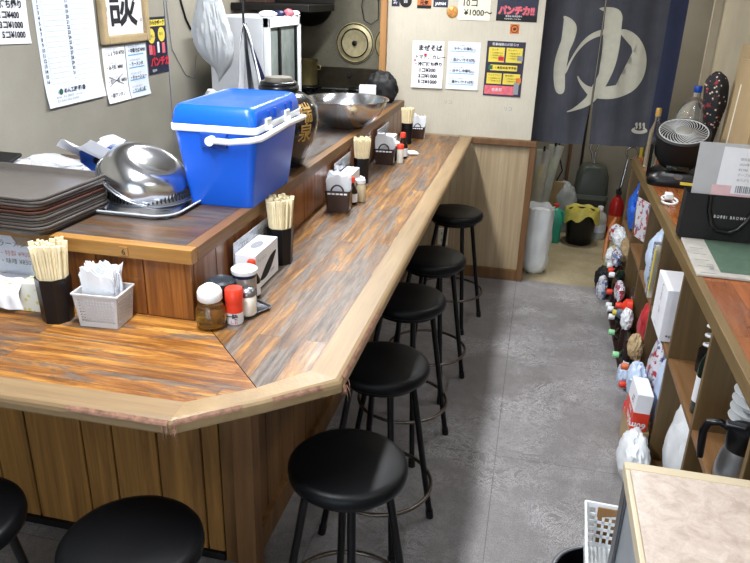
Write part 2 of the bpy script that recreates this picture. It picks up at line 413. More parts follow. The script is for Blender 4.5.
def mk_grime():
    t = NT('greasy kitchen wall'); a = t.noise(t.coord(), 2.4, 8, .7); s = t.n('ShaderNodeTexVoronoi'); s.inputs['Scale'].default_value = 38; t.l(t.coord(), s.inputs['Vector'])
    col = t.ramp(a, [(.25, srgb('#5a5546')), (.75, srgb('#8b8878'))]); col = t.mix(.8, col, t.ramp(s.outputs['Distance'], [(.05, (.25, .2, .14, 1)), (.16, (1, 1, 1, 1))]), 'MULTIPLY')
    t.l(col, t.b.inputs['Base Color']); t.b.inputs['Roughness'].default_value = .45; t.b.inputs['Metallic'].default_value = .3; return t.m
M['floor'] = mk_floor(); M['concrete'] = mk_concrete()
M['wallpaper'] = mk_paperwall('beige wallpaper', '#b3ad9e', '#c7c1b2'); M['wall_grey'] = mk_paperwall('grey beige wall', '#827e73', '#979388', False)
M['wall_beige'] = mk_paperwall('beige plaster', '#9d927a', '#b5ab95', False); M['ceil'] = P('ceiling', '#b9b7b0', .9, var=.05); M['grime'] = mk_grime()

FY0, FY1 = -1.6, 6.3
struct('floor', box(B(), -1.87, 1.0, FY0, 4.66, -.05, 0), 'floor')
struct('floor_entry', box(B(), -1.87, 1.4, 4.66, FY1, -.05, -.002), 'concrete')
struct('ceiling', box(B(), -1.97, 1.5, FY0-.1, FY1+.1, CEIL, CEIL+.05), 'ceil')
struct('wall_left', box(B(), -1.97, -1.85, FY0, 5.3, 0, CEIL), 'wall_grey')
struct('wall_back', box(B(), -1.97, 1.2, FY0-.1, FY0, 0, CEIL), 'wallpaper')
w1 = struct('added_window', box(B(), -1.5, .4, FY0+.002, FY0+.012, .4, 1.9), P('added glowing pane', '#cfdcea', .3, var=0, emit=1.2))  # unseen window with glowing pane, added to go with the low rear light
for nm_, bx_ in (('added_window_frame', (-1.55, -1.5, .35, 1.95)), ('added_window_frame', (.4, .45, .35, 1.95)), ('added_window_frame', (-.575, -.525, .4, 1.9)), ('added_window_frame', (-1.5, .4, 1.9, 1.95)), ('added_window_frame', (-1.5, .4, .35, .4))):
    struct(nm_, box(B(), bx_[0], bx_[1], FY0+.001, FY0+.03, bx_[2], bx_[3]), 'light_trim', w1)
struct('wall_right', box(B(), 1.0, 1.1, FY0, 4.9, 0, CEIL), 'wall_beige')
struct('wall_entry_right', box(B(), 1.25, 1.35, 4.9, FY1, 0, CEIL), 'wall_beige')
struct('wall_entry_return', box(B(), 1.0, 1.25, 4.9, 4.98, 0, CEIL), 'wall_beige')
struct('wall_kitchen', box(B(), -1.97, -.12, 5.2, 5.3, 0, CEIL), 'grime')
struct('wall_entry_left', box(B(), -.12, -.06, 4.70, FY1, 0, CEIL), 'wall_beige')
struct('wall_entry_back', box(B(), -.12, 1.4, FY1-.1, FY1, 0, CEIL), 'wall_grey')
# half-height veneered partition with papered wall above it
struct('wall_far', box(B(), -.97, -.02, 4.645, 4.70, .955, CEIL), 'wallpaper')
struct('wall_far_lower', box(B(), -.97, -.02, 4.645, 4.70, 0, .955), 'pale_panel')
struct('trim_1', box(B(), -.02, .02, 4.615, 4.70, 0, .945, .003), 'brown_trim')
struct('trim_2', box(B(), -.39, .02, 4.612, 4.645, .915, .952, .003), 'brown_trim')
struct('trim_3', box(B(), -1.01, -.97, 4.60, 4.71, 1.16, CEIL, .003), 'light_trim')
struct('baseboard_far', box(B(), -.76, -.02, 4.62, 4.645, 0, .075, .003), 'brown_trim')
struct('trim_4', box(B(), .955, 1.0, 4.86, 4.9, 0, CEIL), 'wall_beige')
# outlet on the far panel
ot = thing('wall_outlet', 'cream double wall outlet low on the veneered panel behind the stools', 'outlet', (-.534, 4.644, .26))
obj('cover_plate', box(B(), -.035, .035, -.008, .001, -.06, .06, .003), 'paper_cream', ot)
bm = B()
for z in (.025, -.025):
    for x in (-.009, .009): box(bm, x-.002, x+.002, -.0095, -.0075, z-.009, z+.009)
obj('socket_slot', bm, 'black_matte', ot)
# ceiling lamps
for i, (x, y, d, p) in enumerate(TUBES):
    f = thing('ceiling_lamp', ['white tube lamp on the ceiling above the near end of the counter', 'white tube lamp on the ceiling above the far end of the counter', 'white tube lamp on the ceiling above the near aisle', 'white tube lamp on the ceiling above the far aisle'][i], 'lamp', (x, y, CEIL))
    obj('housing', box(B(), -.06, .06, -.62, .62, -.05, 0, .005), 'white', f)
    tb = tube(B(), [(0, -.58, -.075), (0, .58, -.075)], .016, 12)
    obj('tube', tb, P('lamp glow', '#ffffff', .4, var=0, emit=4), f, smooth=40)

# ------------------------------------------------------------------ counter
C = .95; PZ = 1.16
ct = thing('counter', 'long L-shaped wooden counter with worn plank top and taped pale edge', 'counter', (0, 0, 0))
XL = -1.84
t0 = .920
obj('plank_top', prism(B(), [(XL, 1.205), (-.684, 1.235), (-.557, 1.335), (-.80, 1.60), (-.80, 1.64), (XL, 1.64)], t0, C), 'counter_x', ct, label='plank top of the short near arm')
obj('plank_top', prism(B(), [(-.557, 1.335), (-.462, 1.444), (-.458, 4.61), (-.87, 4.61), (-.87, 1.64), (-.80, 1.60)], t0, C), 'counter_y', ct, label='plank top of the long arm')
def edge_profile(pin, pout, mat, name='edge_trim'):
    """pale rounded edge; lists of inner and outer points"""
    bm = B(); rows = []
    for (ix, iy), (ox, oy) in zip(pin, pout):
        L = [(ix, iy, t0), (ix, iy, C+.0015)]
        for k, zz in ((.5, C+.0015), (.80, C+.0012), (.90, C-.002), (.97, C-.008), (1.0, C-.016), (1.0, t0+.002), (.97, t0-.003), (.90, t0-.005)):
            L.append((ix+(ox-ix)*k, iy+(oy-iy)*k, zz))
        L.append((ix, iy, t0-.005))
        rows.append(L)
    loft(bm, rows, True, True)
    return obj(name, bm, mat, ct, smooth=14)
def lerp(a, b, t): return (a[0]+(b[0]-a[0])*t, a[1]+(b[1]-a[1])*t)
edge_profile([(XL, 1.205), (-.684, 1.235)], [(XL, 1.150), (-.682, 1.155)], 'maple_x')
edge_profile([(-.684, 1.235), (-.557, 1.335), (-.462, 1.444)], [(-.682, 1.155), (-.52, 1.29), (-.378, 1.418)], 'tape')
edge_profile([(-.462, 1.444), (-.458, 4.61)], [(-.378, 1.418), (-.386, 4.61)], 'maple')
# tattered tape over the corner of the edge: thin strips lying on the rounded edge
bm = B()
def edge_pt(i_, o_, k, zz, out): 
    dx, dy = o_[0]-i_[0], o_[1]-i_[1]; L = math.hypot(dx, dy); return (i_[0]+dx*k+dx/L*out, i_[1]+dy*k+dy/L*out, zz)
for (ia, oa), (ib, ob), u0, u1 in ((((-1.10, 1.219), (-1.10, 1.1525)), ((-.684, 1.235), (-.682, 1.155)), .42, .99), (((-.684, 1.235), (-.682, 1.155)), ((-.557, 1.335), (-.52, 1.29)), .03, .75), (((-.557, 1.335), (-.52, 1.29)), ((-.462, 1.444), (-.378, 1.418)), .1, .75), (((-.462, 1.444), (-.378, 1.418)), ((-.46, 1.9), (-.379, 1.9)), .05, .9)):
    n = 26; prev = None
    for k in range(n+1):
        u = u0+(u1-u0)*k/n; i_, o_ = lerp(ia, ib, u), lerp(oa, ob, u); j = random.random()
        e0 = 0 if 0 < k < n else .5
        cur = [bm.verts.new(edge_pt(i_, o_, .905+.02*j, C-.0005, .0)), bm.verts.new(edge_pt(i_, o_, .965, C-.0058, .0010)), bm.verts.new(edge_pt(i_, o_, .985+.012*random.random(), C-.0105, .0014))]
        if prev: bm.faces.new((prev[0], cur[0], cur[1], prev[1])); bm.faces.new((prev[1], cur[1], cur[2], prev[2]))
        prev = cur
thick(bm, .0008); obj('torn_tape', bm, 'tape_pink', ct, label='torn pinkish tape flaking off the corner edge')
bm = B()
for k in range(26):
    t = random.random(); c0 = random.choice([(-.378, 1.418), (-.676, 1.156)])
    x, y = c0[0]+random.uniform(-.025, .012), c0[1]+random.uniform(-.008, .05 if c0[1] > 1.3 else .004)
    a = random.uniform(-.6, .6)
    tube(bm, [(x, y, C-.01), (x+.008*a+.004, y-.006, C-.022), (x+.016*a+.004, y-.004, C-.03-random.random()*.03)], [.0012, .0009, .0003], 4)
obj('tape_fibre', bm, 'tape_pink', ct)['kind'] = 'stuff'
# mitre seam
obj('seam', tube(B(), [(-.557, 1.335, C+.0004), (-.80, 1.60, C+.0004), (-.848, 1.625, C+.0004)], .0012, 4), 'black_matte', ct)
# riser behind the counter: boards, top trim, plateau
def boards(x0, x1, n, along, const, z0, z1, mat, parent, name='panel_board', gap=.003, th=.018, widths=None):
    W_ = widths or [1]*n; S = sum(W_); acc = 0
    for k in range(n):
        a = x0+(x1-x0)*acc/S; acc += W_[k]; b = x0+(x1-x0)*acc/S
        m = mat[k % len(mat)] if isinstance(mat, list) else mat
        if along == 'x': bm = box(B(), a+gap/2, b-gap/2, const, const+th, z0, z1, .002, 1)
        else: bm = box(B(), const-th, const, a+gap/2, b-gap/2, z0, z1, .002, 1)
        obj(name, bm, m, parent)
rs = thing('counter_riser', 'raised wooden shelf box running along the back of the counter', 'shelf', (0, 0, 0))
boards(XL, -.85, 7, 'x', 1.622, C+.001, PZ-.04, 'riser', rs)
boards(1.642, 4.60, 22, 'y', -.85, C+.001, PZ-.04, 'riser', rs)
obj('riser_core', box(B(), XL, -.87, 1.642, 2.5, C+.001, PZ-.041), 'panel_dark', rs)
obj('riser_core', box(B(), -1.15, -.87, 2.501, 4.6, C+.001, PZ-.041), 'panel_dark', rs)
obj('top_trim', box(B(), XL, -.838, 1.606, 1.640, PZ-.04, PZ+.001, .002), 'riser_trim', rs)
obj('top_trim', box(B(), -.872, -.836, 1.6405, 4.60, PZ-.04, PZ+.001, .002), 'riser_trim_y', rs)
obj('plateau', box(B(), XL, -.873, 1.641, 2.5, PZ-.04, PZ), 'plateau', rs)
obj('plateau', box(B(), -1.2, -.873, 2.5005, 4.60, PZ-.04, PZ), 'plateau_y', rs)
nt = obj('number_tag', box(B(), -1.045, -1.02, 1.602, 1.606, PZ-.032, PZ-.008), 'riser_trim', rs)
bm = text_bm(B(), '6', .024, T(-1.039, 1.6012, PZ-.029) @ RX(PI/2)); obj('lettering', bm, 'ink', nt)
# supporting panels under the counter
ub = ct
PE = [XL, -1.70, -1.568, -1.355, -1.243, -1.082, -.925, -.862]
for a_, b_ in zip(PE, PE[1:]): obj('panel_board', box(B(), a_+.004, b_-.003, 1.745, 1.763, .03, t0-.009, .002, 1), 'panel', ub)
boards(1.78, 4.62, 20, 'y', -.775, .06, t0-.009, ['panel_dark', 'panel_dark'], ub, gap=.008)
obj('backing', box(box(B(), XL, -.84, 1.7635, 1.775, .0, t0-.009), -.806, -.794, 1.775, 4.62, 0, t0-.009), 'black_matte', ub)
obj('kick_board', box(B(), XL, -.86, 1.735, 1.762, 0, .029, .002), 'kitchen_black', ub)
obj('kick_board', box(B(), -.793, -.755, 1.80, 4.615, 0, .10, .002), 'panel_dark', ub)
obj('corner_strip', box(B(), -.857, -.795, 1.738, 1.762, .0, t0-.009, .002), 'panel_dark', ub)
pst = obj('corner_post', box(B(), -.790, -.724, 1.68, 1.742, 0, t0-.009, .003), 'post', ub)

# ------------------------------------------------------------------ stools
def make_stool(label):
    t = thing('bar_stool', label, 'stool', group='round black stools along the counter')
    z = .675
    bm = lathe(B(), [(.10, z-.042), (.148, z-.042), (.154, z-.037), (.157, z-.024), (.155, z-.010), (.148, z-.002), (.135, z+.001), (.06, z+.001), (.001, z+.001)], 56, capt=True)
    obj('seat', bm, 'black_vinyl', t, smooth=50)
    obj('seat_plate', lathe(B(), [(.02, z-.062), (.128, z-.062), (.132, z-.0425), (.02, z-.0425)], 40), 'black_metal', t, smooth=40)
    for k in range(4):
        a = k*PI/2; c, s = math.cos(a), math.sin(a)
        lg = obj('leg', tube(B(), [(c*.105, s*.105, z-.062), (c*.108, s*.108, z-.09), (c*.2, s*.2, .02)], .0115, 12), 'black_metal', t, smooth=40)
        obj('foot_cap', tube(B(), [(c*.1985, s*.1985, .032), (c*.203, s*.203, .0)], .0145, 12), 'black_plastic', lg, smooth=40)
    obj('foot_ring', tube(B(), ring(.186, .200, 48), .007, 10, closed=True), 'ring_metal', t, smooth=60)
    return t
st = [((-.378, 1.492), 20, 'black round stool in the aisle nearest the camera, beside the taped counter corner'),
      ((-.405, 2.04), 27, 'second black stool along the aisle side, behind the nearest one'),
      ((-.425, 2.60), 24, 'middle one of the five black stools along the aisle side'),
      ((-.40, 3.10), 30, 'fourth black stool along the aisle side, just before the farthest one'),
      ((-.385, 3.87), 30, 'farthest black stool, standing before the outlet on the pale panel'),
      ((-.765, 1.095), 15, 'black stool at the short arm of the counter, large at the bottom of the photo'),
      ((-1.195, 1.06), 40, 'black stool cut off by the bottom left corner of the photo')]
s0 = make_stool(st[0][2]); s0.location = (-.378, 1.492, 0); s0.rotation_euler.z = R(20)
for (x, y), a, lb in st[1:]: copy_thing(s0, (x, y, 0), R(a), lb)

# ------------------------------------------------------------------ counter-top things
def hexpoly(r, n=8, ph=PI/8): return [(r*math.cos(2*PI*k/n+ph), r*math.sin(2*PI*k/n+ph)) for k in range(n)]
def chop_holder(loc, h, r, rz, label, where, n=26, lean=.10, stick=.205):
    t = thing('chopstick_holder', label, 'chopstick holder', (*loc, C+.001), rz, 'black chopstick holders on the counter')
    bm = B(); P8 = hexpoly(r); Pi = hexpoly(r-.003)
    loft(bm, [[(x*.88, y*.88, 0) for x, y in P8], [(x, y, h) for x, y in P8], [(x, y, h) for x, y in Pi], [(x*.88, y*.88, .004) for x, y in Pi]], True, True)
    obj('holder_body', bm, 'black_plastic', t)
    base = None
    k = 0; pts = []
    rings_ = [(0, 1), (.30, 6), (.58, 10), (.86, n-13)]
    for rad, cnt in rings_:
        for q in range(cnt): pts.append((rad*(r-.009), 2*PI*q/max(cnt, 1)+rad))
    for rad, a in pts:
        x, y = rad*math.cos(a), rad*math.sin(a); hh = stick+random.uniform(-.007, .007)
        if base is None:
            b = B(); box(b, -.0062, -.0006, -.0027, .0027, 0, .19); box(b, .0006, .0062, -.0027, .0027, 0, .19); box(b, -.0064, .0064, -.0027, .0027, .189, .205)
            o = obj('disposable_chopsticks', b, 'chop'); base = o
        else: o = base.copy(); COL.objects.link(o)
        tag(o, 'disposable chopsticks in the '+where, 'chopsticks', 'chopsticks in the '+where)
        o.location = Vector((*loc, C+.006)) + Vector((x*.72, y*.72, 0)); o.scale.z = hh/.205
        l_ = lean*rad/r; ax = Vector((-math.sin(a), math.cos(a), 0))
        o.rotation_mode = 'QUATERNION'; o.rotation_quaternion = Matrix.Rotation(l_*1.3, 4, ax).to_quaternion() @ Matrix.Rotation(random.uniform(0, 3), 4, 'Z').to_quaternion()
    return t
chop_holder((-1.208, 1.535), .125, .046, .2, 'black octagonal chopstick holder on the near arm, between tissue box and white basket', 'black holder left of the white basket', 30, stick=.212)
chop_holder((-.783, 2.125), .125, .045, .1, 'black octagonal chopstick holder behind the box with the dark swoosh', 'black holder behind the swoosh tissue box', 30, stick=.215)
chop_holder((-.785, 3.26), .12, .040, .1, 'black chopstick holder in the middle of the counter, behind the brown napkin basket', 'black holder halfway along the counter', 28)
chop_holder((-.752, 4.27), .125, .036, .1, 'black chopstick holder nearest the papered far wall', 'black holder nearest the far wall', 26)

def napkins(center, rz, n, w, h, depth, z, where, fan=.25, axis='y', mat='napkin'):
    for k in range(n):
        t = (k+.5)/n-.5; sd = random.random()*9
        f = lambda u, v: (.006*math.sin(sd+v*5)*(1-v), .004*math.sin(u*9+sd)*(1-v), (.010*math.sin(u*5+sd)+.006*math.sin(u*17+sd))*(1-v))
        bm = sheet(B(), w, h, 8, 5, f); thick(bm, .0012)
        o = obj('paper_napkin', bm, mat, smooth=60)
        Mx = T(center[0], center[1], z) @ RZ(rz) @ T(0, t*depth, h) @ RX(-t*fan) @ RY(random.uniform(-.06, .06)) @ T(-w/2, 0, random.uniform(-.006, .006))
        o.matrix_world = Mx
        tag(o, 'folded white paper napkin standing in the '+where, 'napkin', 'napkins in the '+where)

def hole_wall(bm, p0, p1, h, nx, nz, th, mz=.15, mx=.08, hs=.6, top_in=None):
    """a perforated wall from p0 to p1 (xy), tapering handled by caller: bars forming a grid"""
    d = Vector((p1[0]-p0[0], p1[1]-p0[1], 0)); L = d.length; d.normalize(); nrm = Vector((-d.y, d.x, 0))
    def q(u0, u1, z0, z1):
        vs = []
        for uz in (z0, z1):
            for uu_ in (u0, u1):
                for s in (0, th):
                    p = Vector((p0[0], p0[1], 0))+d*uu_*L+nrm*s; vs.append(bm.verts.new((p.x, p.y, uz*h)))
        a, b, c, e, f_, g, hh_, i = vs
        for F in ((a, c, e, b), (f_, g, i, hh_), (a, f_, hh_, c), (b, e, i, g), (a, b, g, f_), (c, hh_, i, e)): bm.faces.new(F)
    q(0, 1, 0, mz); q(0, 1, 1-mz, 1); q(0, mx, mz, 1-mz); q(1-mx, 1, mz, 1-mz)
    cw = (1-2*mx)/nx; ch = (1-2*mz)/nz
    for i in range(1, nx): u = mx+i*cw; q(u-cw*(1-hs)/2, u+cw*(1-hs)/2, mz, 1-mz)
    for j in range(1, nz): w_ = mz+j*ch; q(mx, 1-mx, w_-ch*(1-hs)/2, w_+ch*(1-hs)/2)
def basket_bm(w, d, h, nx, ny, nz, taper=.86, th=.002, rim=.004, **k):
    bm = B(); c = [(-w/2, -d/2), (w/2, -d/2), (w/2, d/2), (-w/2, d/2)]
    for i in range(4):
        hole_wall(bm, c[i], c[(i+1) % 4], h, nx if i % 2 == 0 else ny, nz, th, **k)
    box(bm, -w/2+.001, w/2-.001, -d/2+.001, d/2-.001, 0, .002)
    for v in bm.verts:
        f = taper+(1-taper)*v.co.z/h; v.co.x *= f; v.co.y *= f
    loft(bm, [rl(w+2*rim, d+2*rim, .006, h-.003), rl(w+2*rim, d+2*rim, .006, h+.001), rl(w-.004, d-.004, .004, h+.001), rl(w-.004, d-.004, .004, h-.003), rl(w+2*rim, d+2*rim, .006, h-.003)], False, False)
    return bm
bk = thing('napkin_basket', 'milky white perforated basket of napkins on the near arm', 'basket', (-1.075, 1.555, C+.001), R(4))
obj('basket_body', basket_bm(.125, .095, .095, 12, 9, 8, hs=.55), 'white_tr', bk)
bm = B()
for sx in (-1, 1):
    for sy in (-1, 1): box(bm, sx*.047-.006, sx*.047+.006, sy*.034-.006, sy*.034+.006, -.001, .004)
obj('foot', bm, 'white_tr', bk)
napkins((-1.072, 1.552), R(4), 18, .088, .150, .075, C+.006, 'white perforated basket', .30)

def brown_basket(loc, rz, s, label, where, n, mat='brown_plastic', nap=True, hgt=.11):
    t = thing('napkin_basket', label, 'basket', (*loc, C+.001), rz, 'brown napkin baskets on the counter')
    w, d, h = .10*s, .085*s, hgt*s*.8
    bm = B(); loft(bm, [rl(w*.84, d*.84, .008, 0), rl(w, d, .008, h), rl(w-.005, d-.005, .006, h), rl(w*.82, d*.82, .006, .004)], True, True)
    obj('basket_body', bm, mat, t, smooth=40)
    # handle: upright tab with an oval hole, at the near (-Y) side
    bm = B(); pts = []
    for k in range(13):
        a = PI*k/12; pts.append((math.cos(a)*.024*s, -d/2-.001, h+math.sin(a)*.028*s-.004))
    tube(bm, pts, .0035*s, 8)
    obj('handle', bm, mat, t, smooth=50)
    bm = B()
    for k in range(5): 
        x = (-.5+(k+.5)/5)*w*.8; box(bm, x-.006*s, x+.006*s, -d/2-.0022, -d/2+.004, h-.014*s, h-.008*s)
    obj('rim_slot', bm, 'napkin', t)
    if nap: napkins(loc, rz, n, w*.86, h+.055, d*.6, C+.006, where, .5)
    return t
brown_basket((-.762, 2.77), R(8), 1.05, 'brown napkin basket nearest the camera, halfway along the counter', 'nearest brown basket', 10)
brown_basket((-.765, 3.70), R(4), 1.1, 'dark brown napkin basket beyond the middle chopstick holder', 'second brown basket', 7, 'dark_brown', hgt=.095)
brown_basket((-.715, 4.47), R(0), .85, 'small brown napkin basket against the papered far wall', 'brown basket against the far wall', 5, 'dark_brown')

def tissue_box(loc, w, d, h, rz, label, mat, extra=None, zz=None):
    t = thing('tissue_box', label, 'tissue box', (loc[0], loc[1], (zz if zz else C)+.001), rz)
    obj('carton', box(B(), -w/2, w/2, -d/2, d/2, 0, h, .0015, 1), mat, t)
    bm = B(); lathe(bm, [(.001, h+.0006), (min(w, d)*.33, h+.0006)], 24, capb=False, capt=False, sx=.8 if w < d else 1.7, sy=1.7 if w < d else .8)
    obj('opening', bm, 'ink_grey', t)
    return t
# near-left tissue box with yellow pattern
def mk_dots(name, base, dots, sc=55):
    t = NT(name); s = t.n('ShaderNodeTexVoronoi'); s.inputs['Scale'].default_value = sc; t.l(t.coord(), s.inputs['Vector'])
    t.l(t.ramp(s.outputs['Distance'], [(.28, srgb(dots)), (.36, srgb(base))]), t.b.inputs['Base Color']); t.b.inputs['Roughness'].default_value = .5; return t.m
M['dots'] = mk_dots('tissue print', '#dedfd6', '#ccc476')
tissue_box((-1.375, 1.590), .20, .085, .085, R(3), 'white tissue box with yellow print at the left edge of the photo', 'dots')
bm = sheet(B(), .09, .075, 10, 8, lambda u, v: (.02*v, .02-.040*min(1, v*2.5)-.004*v+.002*math.sin(u*14), .010*(1-v)*0+.003*math.sin(u*9)))
thick(bm, .0008); o = obj('tissue', bm, 'napkin', loc=(-1.415, 1.545, C+.092), smooth=60); tag(o, 'white tissue hanging down over the front of the patterned tissue box', 'tissue')
def menu_stand(x0, y0, x1, y1, h, label, rows, lean=.06, seedn=0, col='paper'):
    d = Vector((x1-x0, y1-y0, 0)); w = d.length; a = math.atan2(d.y, d.x)
    t = thing('menu_card', label, 'menu card', (x0, y0, C+.002), a)
    fr = T(0, 0, h) @ RX(-lean)
    p = obj('card', thick(sheet(B(), w, h, 6, 3), .001), col, t); p.matrix_local = fr
    s = obj('clear_sleeve', thick(sheet(B(), w+.006, h+.002, 2, 2), .0006), M['clear'], t); s.matrix_local = fr @ T(-.003, -.003, .001)
    tb = B()
    for r_ in rows:
        text_bm(tb, r_[0], r_[3], fr @ T(r_[1], -.0012, r_[2]-h) @ RX(PI/2), r_[4])
    obj('lettering', tb, ['ink', 'ink_pink', 'ink_grey'], t)
    return t
menu_stand(-1.52, 1.600, -1.235, 1.612, .195, 'handwritten menu card standing behind the patterned tissue box, under the tray stack', [('ラーメン', .10, .165, .022, 0), ('・特製 ¥900', .10, .138, .018, 1), ('・味噌 ¥850', .1, .115, .018, 0), ('ビール', .19, .165, .022, 1), ('・中 ¥500', .19, .14, .018, 0), ('・大', .19, .118, .018, 0)], lean=.03)
menu_stand(-.832, 1.86, -.832, 2.19, .145, 'pale menu card leaning on the riser behind the swoosh tissue box', [('ご注文は', .03, .115, .02, 0), ('お品書き', .15, .115, .018, 2), ('・ぎょうざ ¥300', .03, .09, .015, 1), ('・チャーハン ¥600', .13, .09, .015, 0), ('・ライス', .03, .065, .015, 0), ('・ビール ¥500', .13, .065, .015, 2)], lean=-.02)
menu_stand(-.832, 2.95, -.832, 3.22, .15, 'pale menu card against the riser behind the middle napkin basket', [('お品書き', .03, .115, .02, 2), ('・ぎょうざ', .03, .09, .015, 2)], lean=-.02)
menu_stand(-.832, 3.80, -.832, 4.10, .15, 'pale menu card against the riser under the big steel bowl', [('お品書き', .03, .115, .02, 2), ('・ぎょうざ', .03, .09, .015, 2)], lean=-.02)
# swoosh box
tb_ = tissue_box((-.797, 1.955), .065, .19, .115, R(0), 'white tissue box with a dark swoosh near the counter corner', 'paper')
bm = B()
n = 14; up = []; dn = []
for k in range(n+1):
    u = k/n; up.append((-.065+u*.14, .028+.052*math.sin(u*PI*.55))); dn.append((-.065+u*.14, .024+.050*u*u-.012*math.sin(u*PI)))
vs = [bm.verts.new((.0332, a, b)) for a, b in up]; vd = [bm.verts.new((.0332, a, b)) for a, b in dn]
for k in range(n): 
    f = [vs[k], vs[k+1], vd[k+1], vd[k]]
    bm.faces.new(f)
bmesh.ops.remove_doubles(bm, verts=list(bm.verts), dist=1e-5)
obj('printed_swoosh', bm, 'ink', tb_, label='dark printed swoosh')
bm = B()
for k, (t_, z_) in enumerate((('ティッシュ', .085), ('150W', .02))): text_bm(bm, t_, .014, T(.0335, -.08+.1*k, z_) @ RZ(PI/2) @ RX(PI/2))
obj('lettering', bm, 'ink_grey', tb_)
tissue_box((-.795, 3.04), .06, .2, .10, 0, 'white tissue box behind the nearest brown napkin basket', 'paper')
tissue_box((-.795, 3.93), .06, .2, .10, 0, 'white tissue box behind the second brown napkin basket', 'paper')

# condiments at the corner
def lath(name, prof, m, parent, seg=28, smooth=45, **k): return obj(name, lathe(B(), prof, seg, **k), m, parent, smooth=smooth)
ctray = obj('condiment_tray', loft(B(), [rl(.15, .10, .02, 0), rl(.16, .11, .02, .008), rl(.155, .105, .018, .008), rl(.146, .096, .018, .003)], True, True), 'steel_d', loc=(-.757, 1.715, C+.001), smooth=40)
ctray.rotation_euler.z = R(62)
tag(ctray, 'low dark tray under the condiments at the counter corner', 'tray')
q = thing('oil_bottle', 'round glass bottle of amber chilli oil with white spout cap by the riser corner', 'bottle', (-.793, 1.605, C+.001))
lath('bottle_body', [(.028, 0), (.037, .006), (.041, .03), (.038, .055), (.029, .072), (.026, .085)], 'glass', q)
lath('oil', [(.026, .003), (.035, .008), (.039, .03), (.036, .052), (.028, .06)], 'oil', q)
lath('cap', [(.030, .078), (.033, .082), (.033, .102), (.028, .112), (.012, .123), (.004, .126)], 'white', q)
q = thing('sauce_pot', 'black jar with dark blue-grey lid beside the oil bottle', 'jar', (-.802, 1.70, C+.001))
lath('jar_body', [(.032, 0), (.036, .005), (.036, .08)], 'black_plastic', q)
lath('lid', [(.040, .08), (.042, .084), (.040, .095), (.03, .1), (.02, .094), (.001, .093)], P('blue grey lid', '#2b3138', .3, var=.05), q)
q = thing('red_shaker', 'small spice shaker with orange-red cap in front of the condiments', 'shaker', (-.742, 1.645, C+.001))
lath('shaker_body', [(.021, 0), (.023, .004), (.023, .063)], 'paper', q)
b = B(); lathe(b, [(.0234, .035), (.0234, .064)], 28, capb=False, capt=False); obj('red_label', b, 'red', q)
lath('cap', [(.024, .063), (.0245, .066), (.0245, .098), (.022, .102)], 'red', q)
b = text_bm(B(), 'GABAN', .013, T(0, 0, 0) @ RX(PI/2)); b.free()
b = B(); text_bm(b, '一味', .018, T(-.016, -.0242, .020) @ RX(PI/2), 0, bold=.0006); text_bm(b, 'しお', .012, T(-.004, -.0244, .006) @ RX(PI/2), 1); obj('lettering', b, ['ink', 'ink_red'], q)
q = thing('salt_shaker', 'glass salt shaker with grey cap between red shaker and navy can', 'shaker', (-.722, 1.690, C+.009))
lath('shaker_body', [(.019, 0), (.024, .006), (.024, .05), (.021, .058)], 'salt', q)
lath('cap', [(.022, .057), (.023, .06), (.022, .07), (.015, .078), (.004, .08)], 'steel_d', q)
q = thing('spice_can', 'navy and silver spice can with white lid at the counter corner', 'can', (-.752, 1.745, C+.009))
lath('can_body', [(.033, 0), (.033, .055)], 'navy', q); lath('can_label', [(.0332, .055), (.0332, .10)], P('foil label', '#9f9a93', .3, .5, var=.2, vs=60), q)
b = lathe(B(), [(.0336, .09), (.0336, .104)], 28); obj('label_band', b, 'navy', q, smooth=45)
lath('lid', [(.036, .100), (.037, .103), (.037, .112), (.033, .115), (.001, .113)], 'white', q)
b = B(); text_bm(b, 'こしょう', .013, T(-.022, -.0345, .066) @ RX(PI/2)); obj('lettering', b, 'ink', q)
def soy(loc, label, s=1):
    q = thing('soy_sauce_bottle', label, 'bottle', (*loc, C+.001))
    lath('bottle_body', [(.022*s, 0), (.025*s, .005), (.025*s, .06*s), (.012*s, .085*s), (.011*s, .10*s)], 'soy', q)
    b = lathe(B(), [(.0255*s, .012*s), (.0255*s, .05*s)], 24, capb=False, capt=False); obj('paper_label', b, 'paper', q)
    lath('cap', [(.0125*s, .098*s), (.013*s, .10*s), (.013*s, .118*s), (.011*s, .122*s)], 'red', q)
soy((-.762, 1.822), 'soy sauce bottle with small red cap in front of the swoosh tissue box', .95)
# further condiment groups
soy((-.735, 2.885), 'dark sauce bottle with red cap beside the nearest brown basket', .95)
q = thing('dressing_bottle', 'pale squeeze bottle with white spout cap beside the nearest brown basket', 'bottle', (-.712, 2.94, C+.001))
lath('bottle_body', [(.022, 0), (.024, .005), (.024, .07), (.016, .08)], 'skin_beige', q)
lath('cap', [(.022, .078), (.023, .08), (.022, .095), (.01, .1)], 'white', q)
obj('spout', tube(B(), [(0, 0, .098), (.002, -.006, .108), (.022, -.012, .104)], [.007, .006, .003], 10), 'white', q)
q = thing('amber_bottle', 'amber glass bottle behind the nearest brown basket', 'bottle', (-.742, 2.84, C+.001))
lath('bottle_body', [(.018, 0), (.02, .004), (.02, .055), (.012, .07), (.012, .08)], 'oil', q); lath('cap', [(.014, .078), (.014, .09)], 'black_plastic', q)
soy((-.700, 3.86), 'dark sauce bottle with red cap beside the second brown basket', 1.15)
q = thing('red_shaker', 'slim shaker with red cap beside the second brown basket', 'shaker', (-.690, 3.74, C+.001))
lath('shaker_body', [(.017, 0), (.018, .004), (.018, .075)], 'salt', q); lath('cap', [(.019, .075), (.019, .098), (.017, .1)], 'red', q)
q = thing('sauce_pot', 'dark glass jar with white lid behind the second brown basket', 'jar', (-.742, 3.80, C+.001))
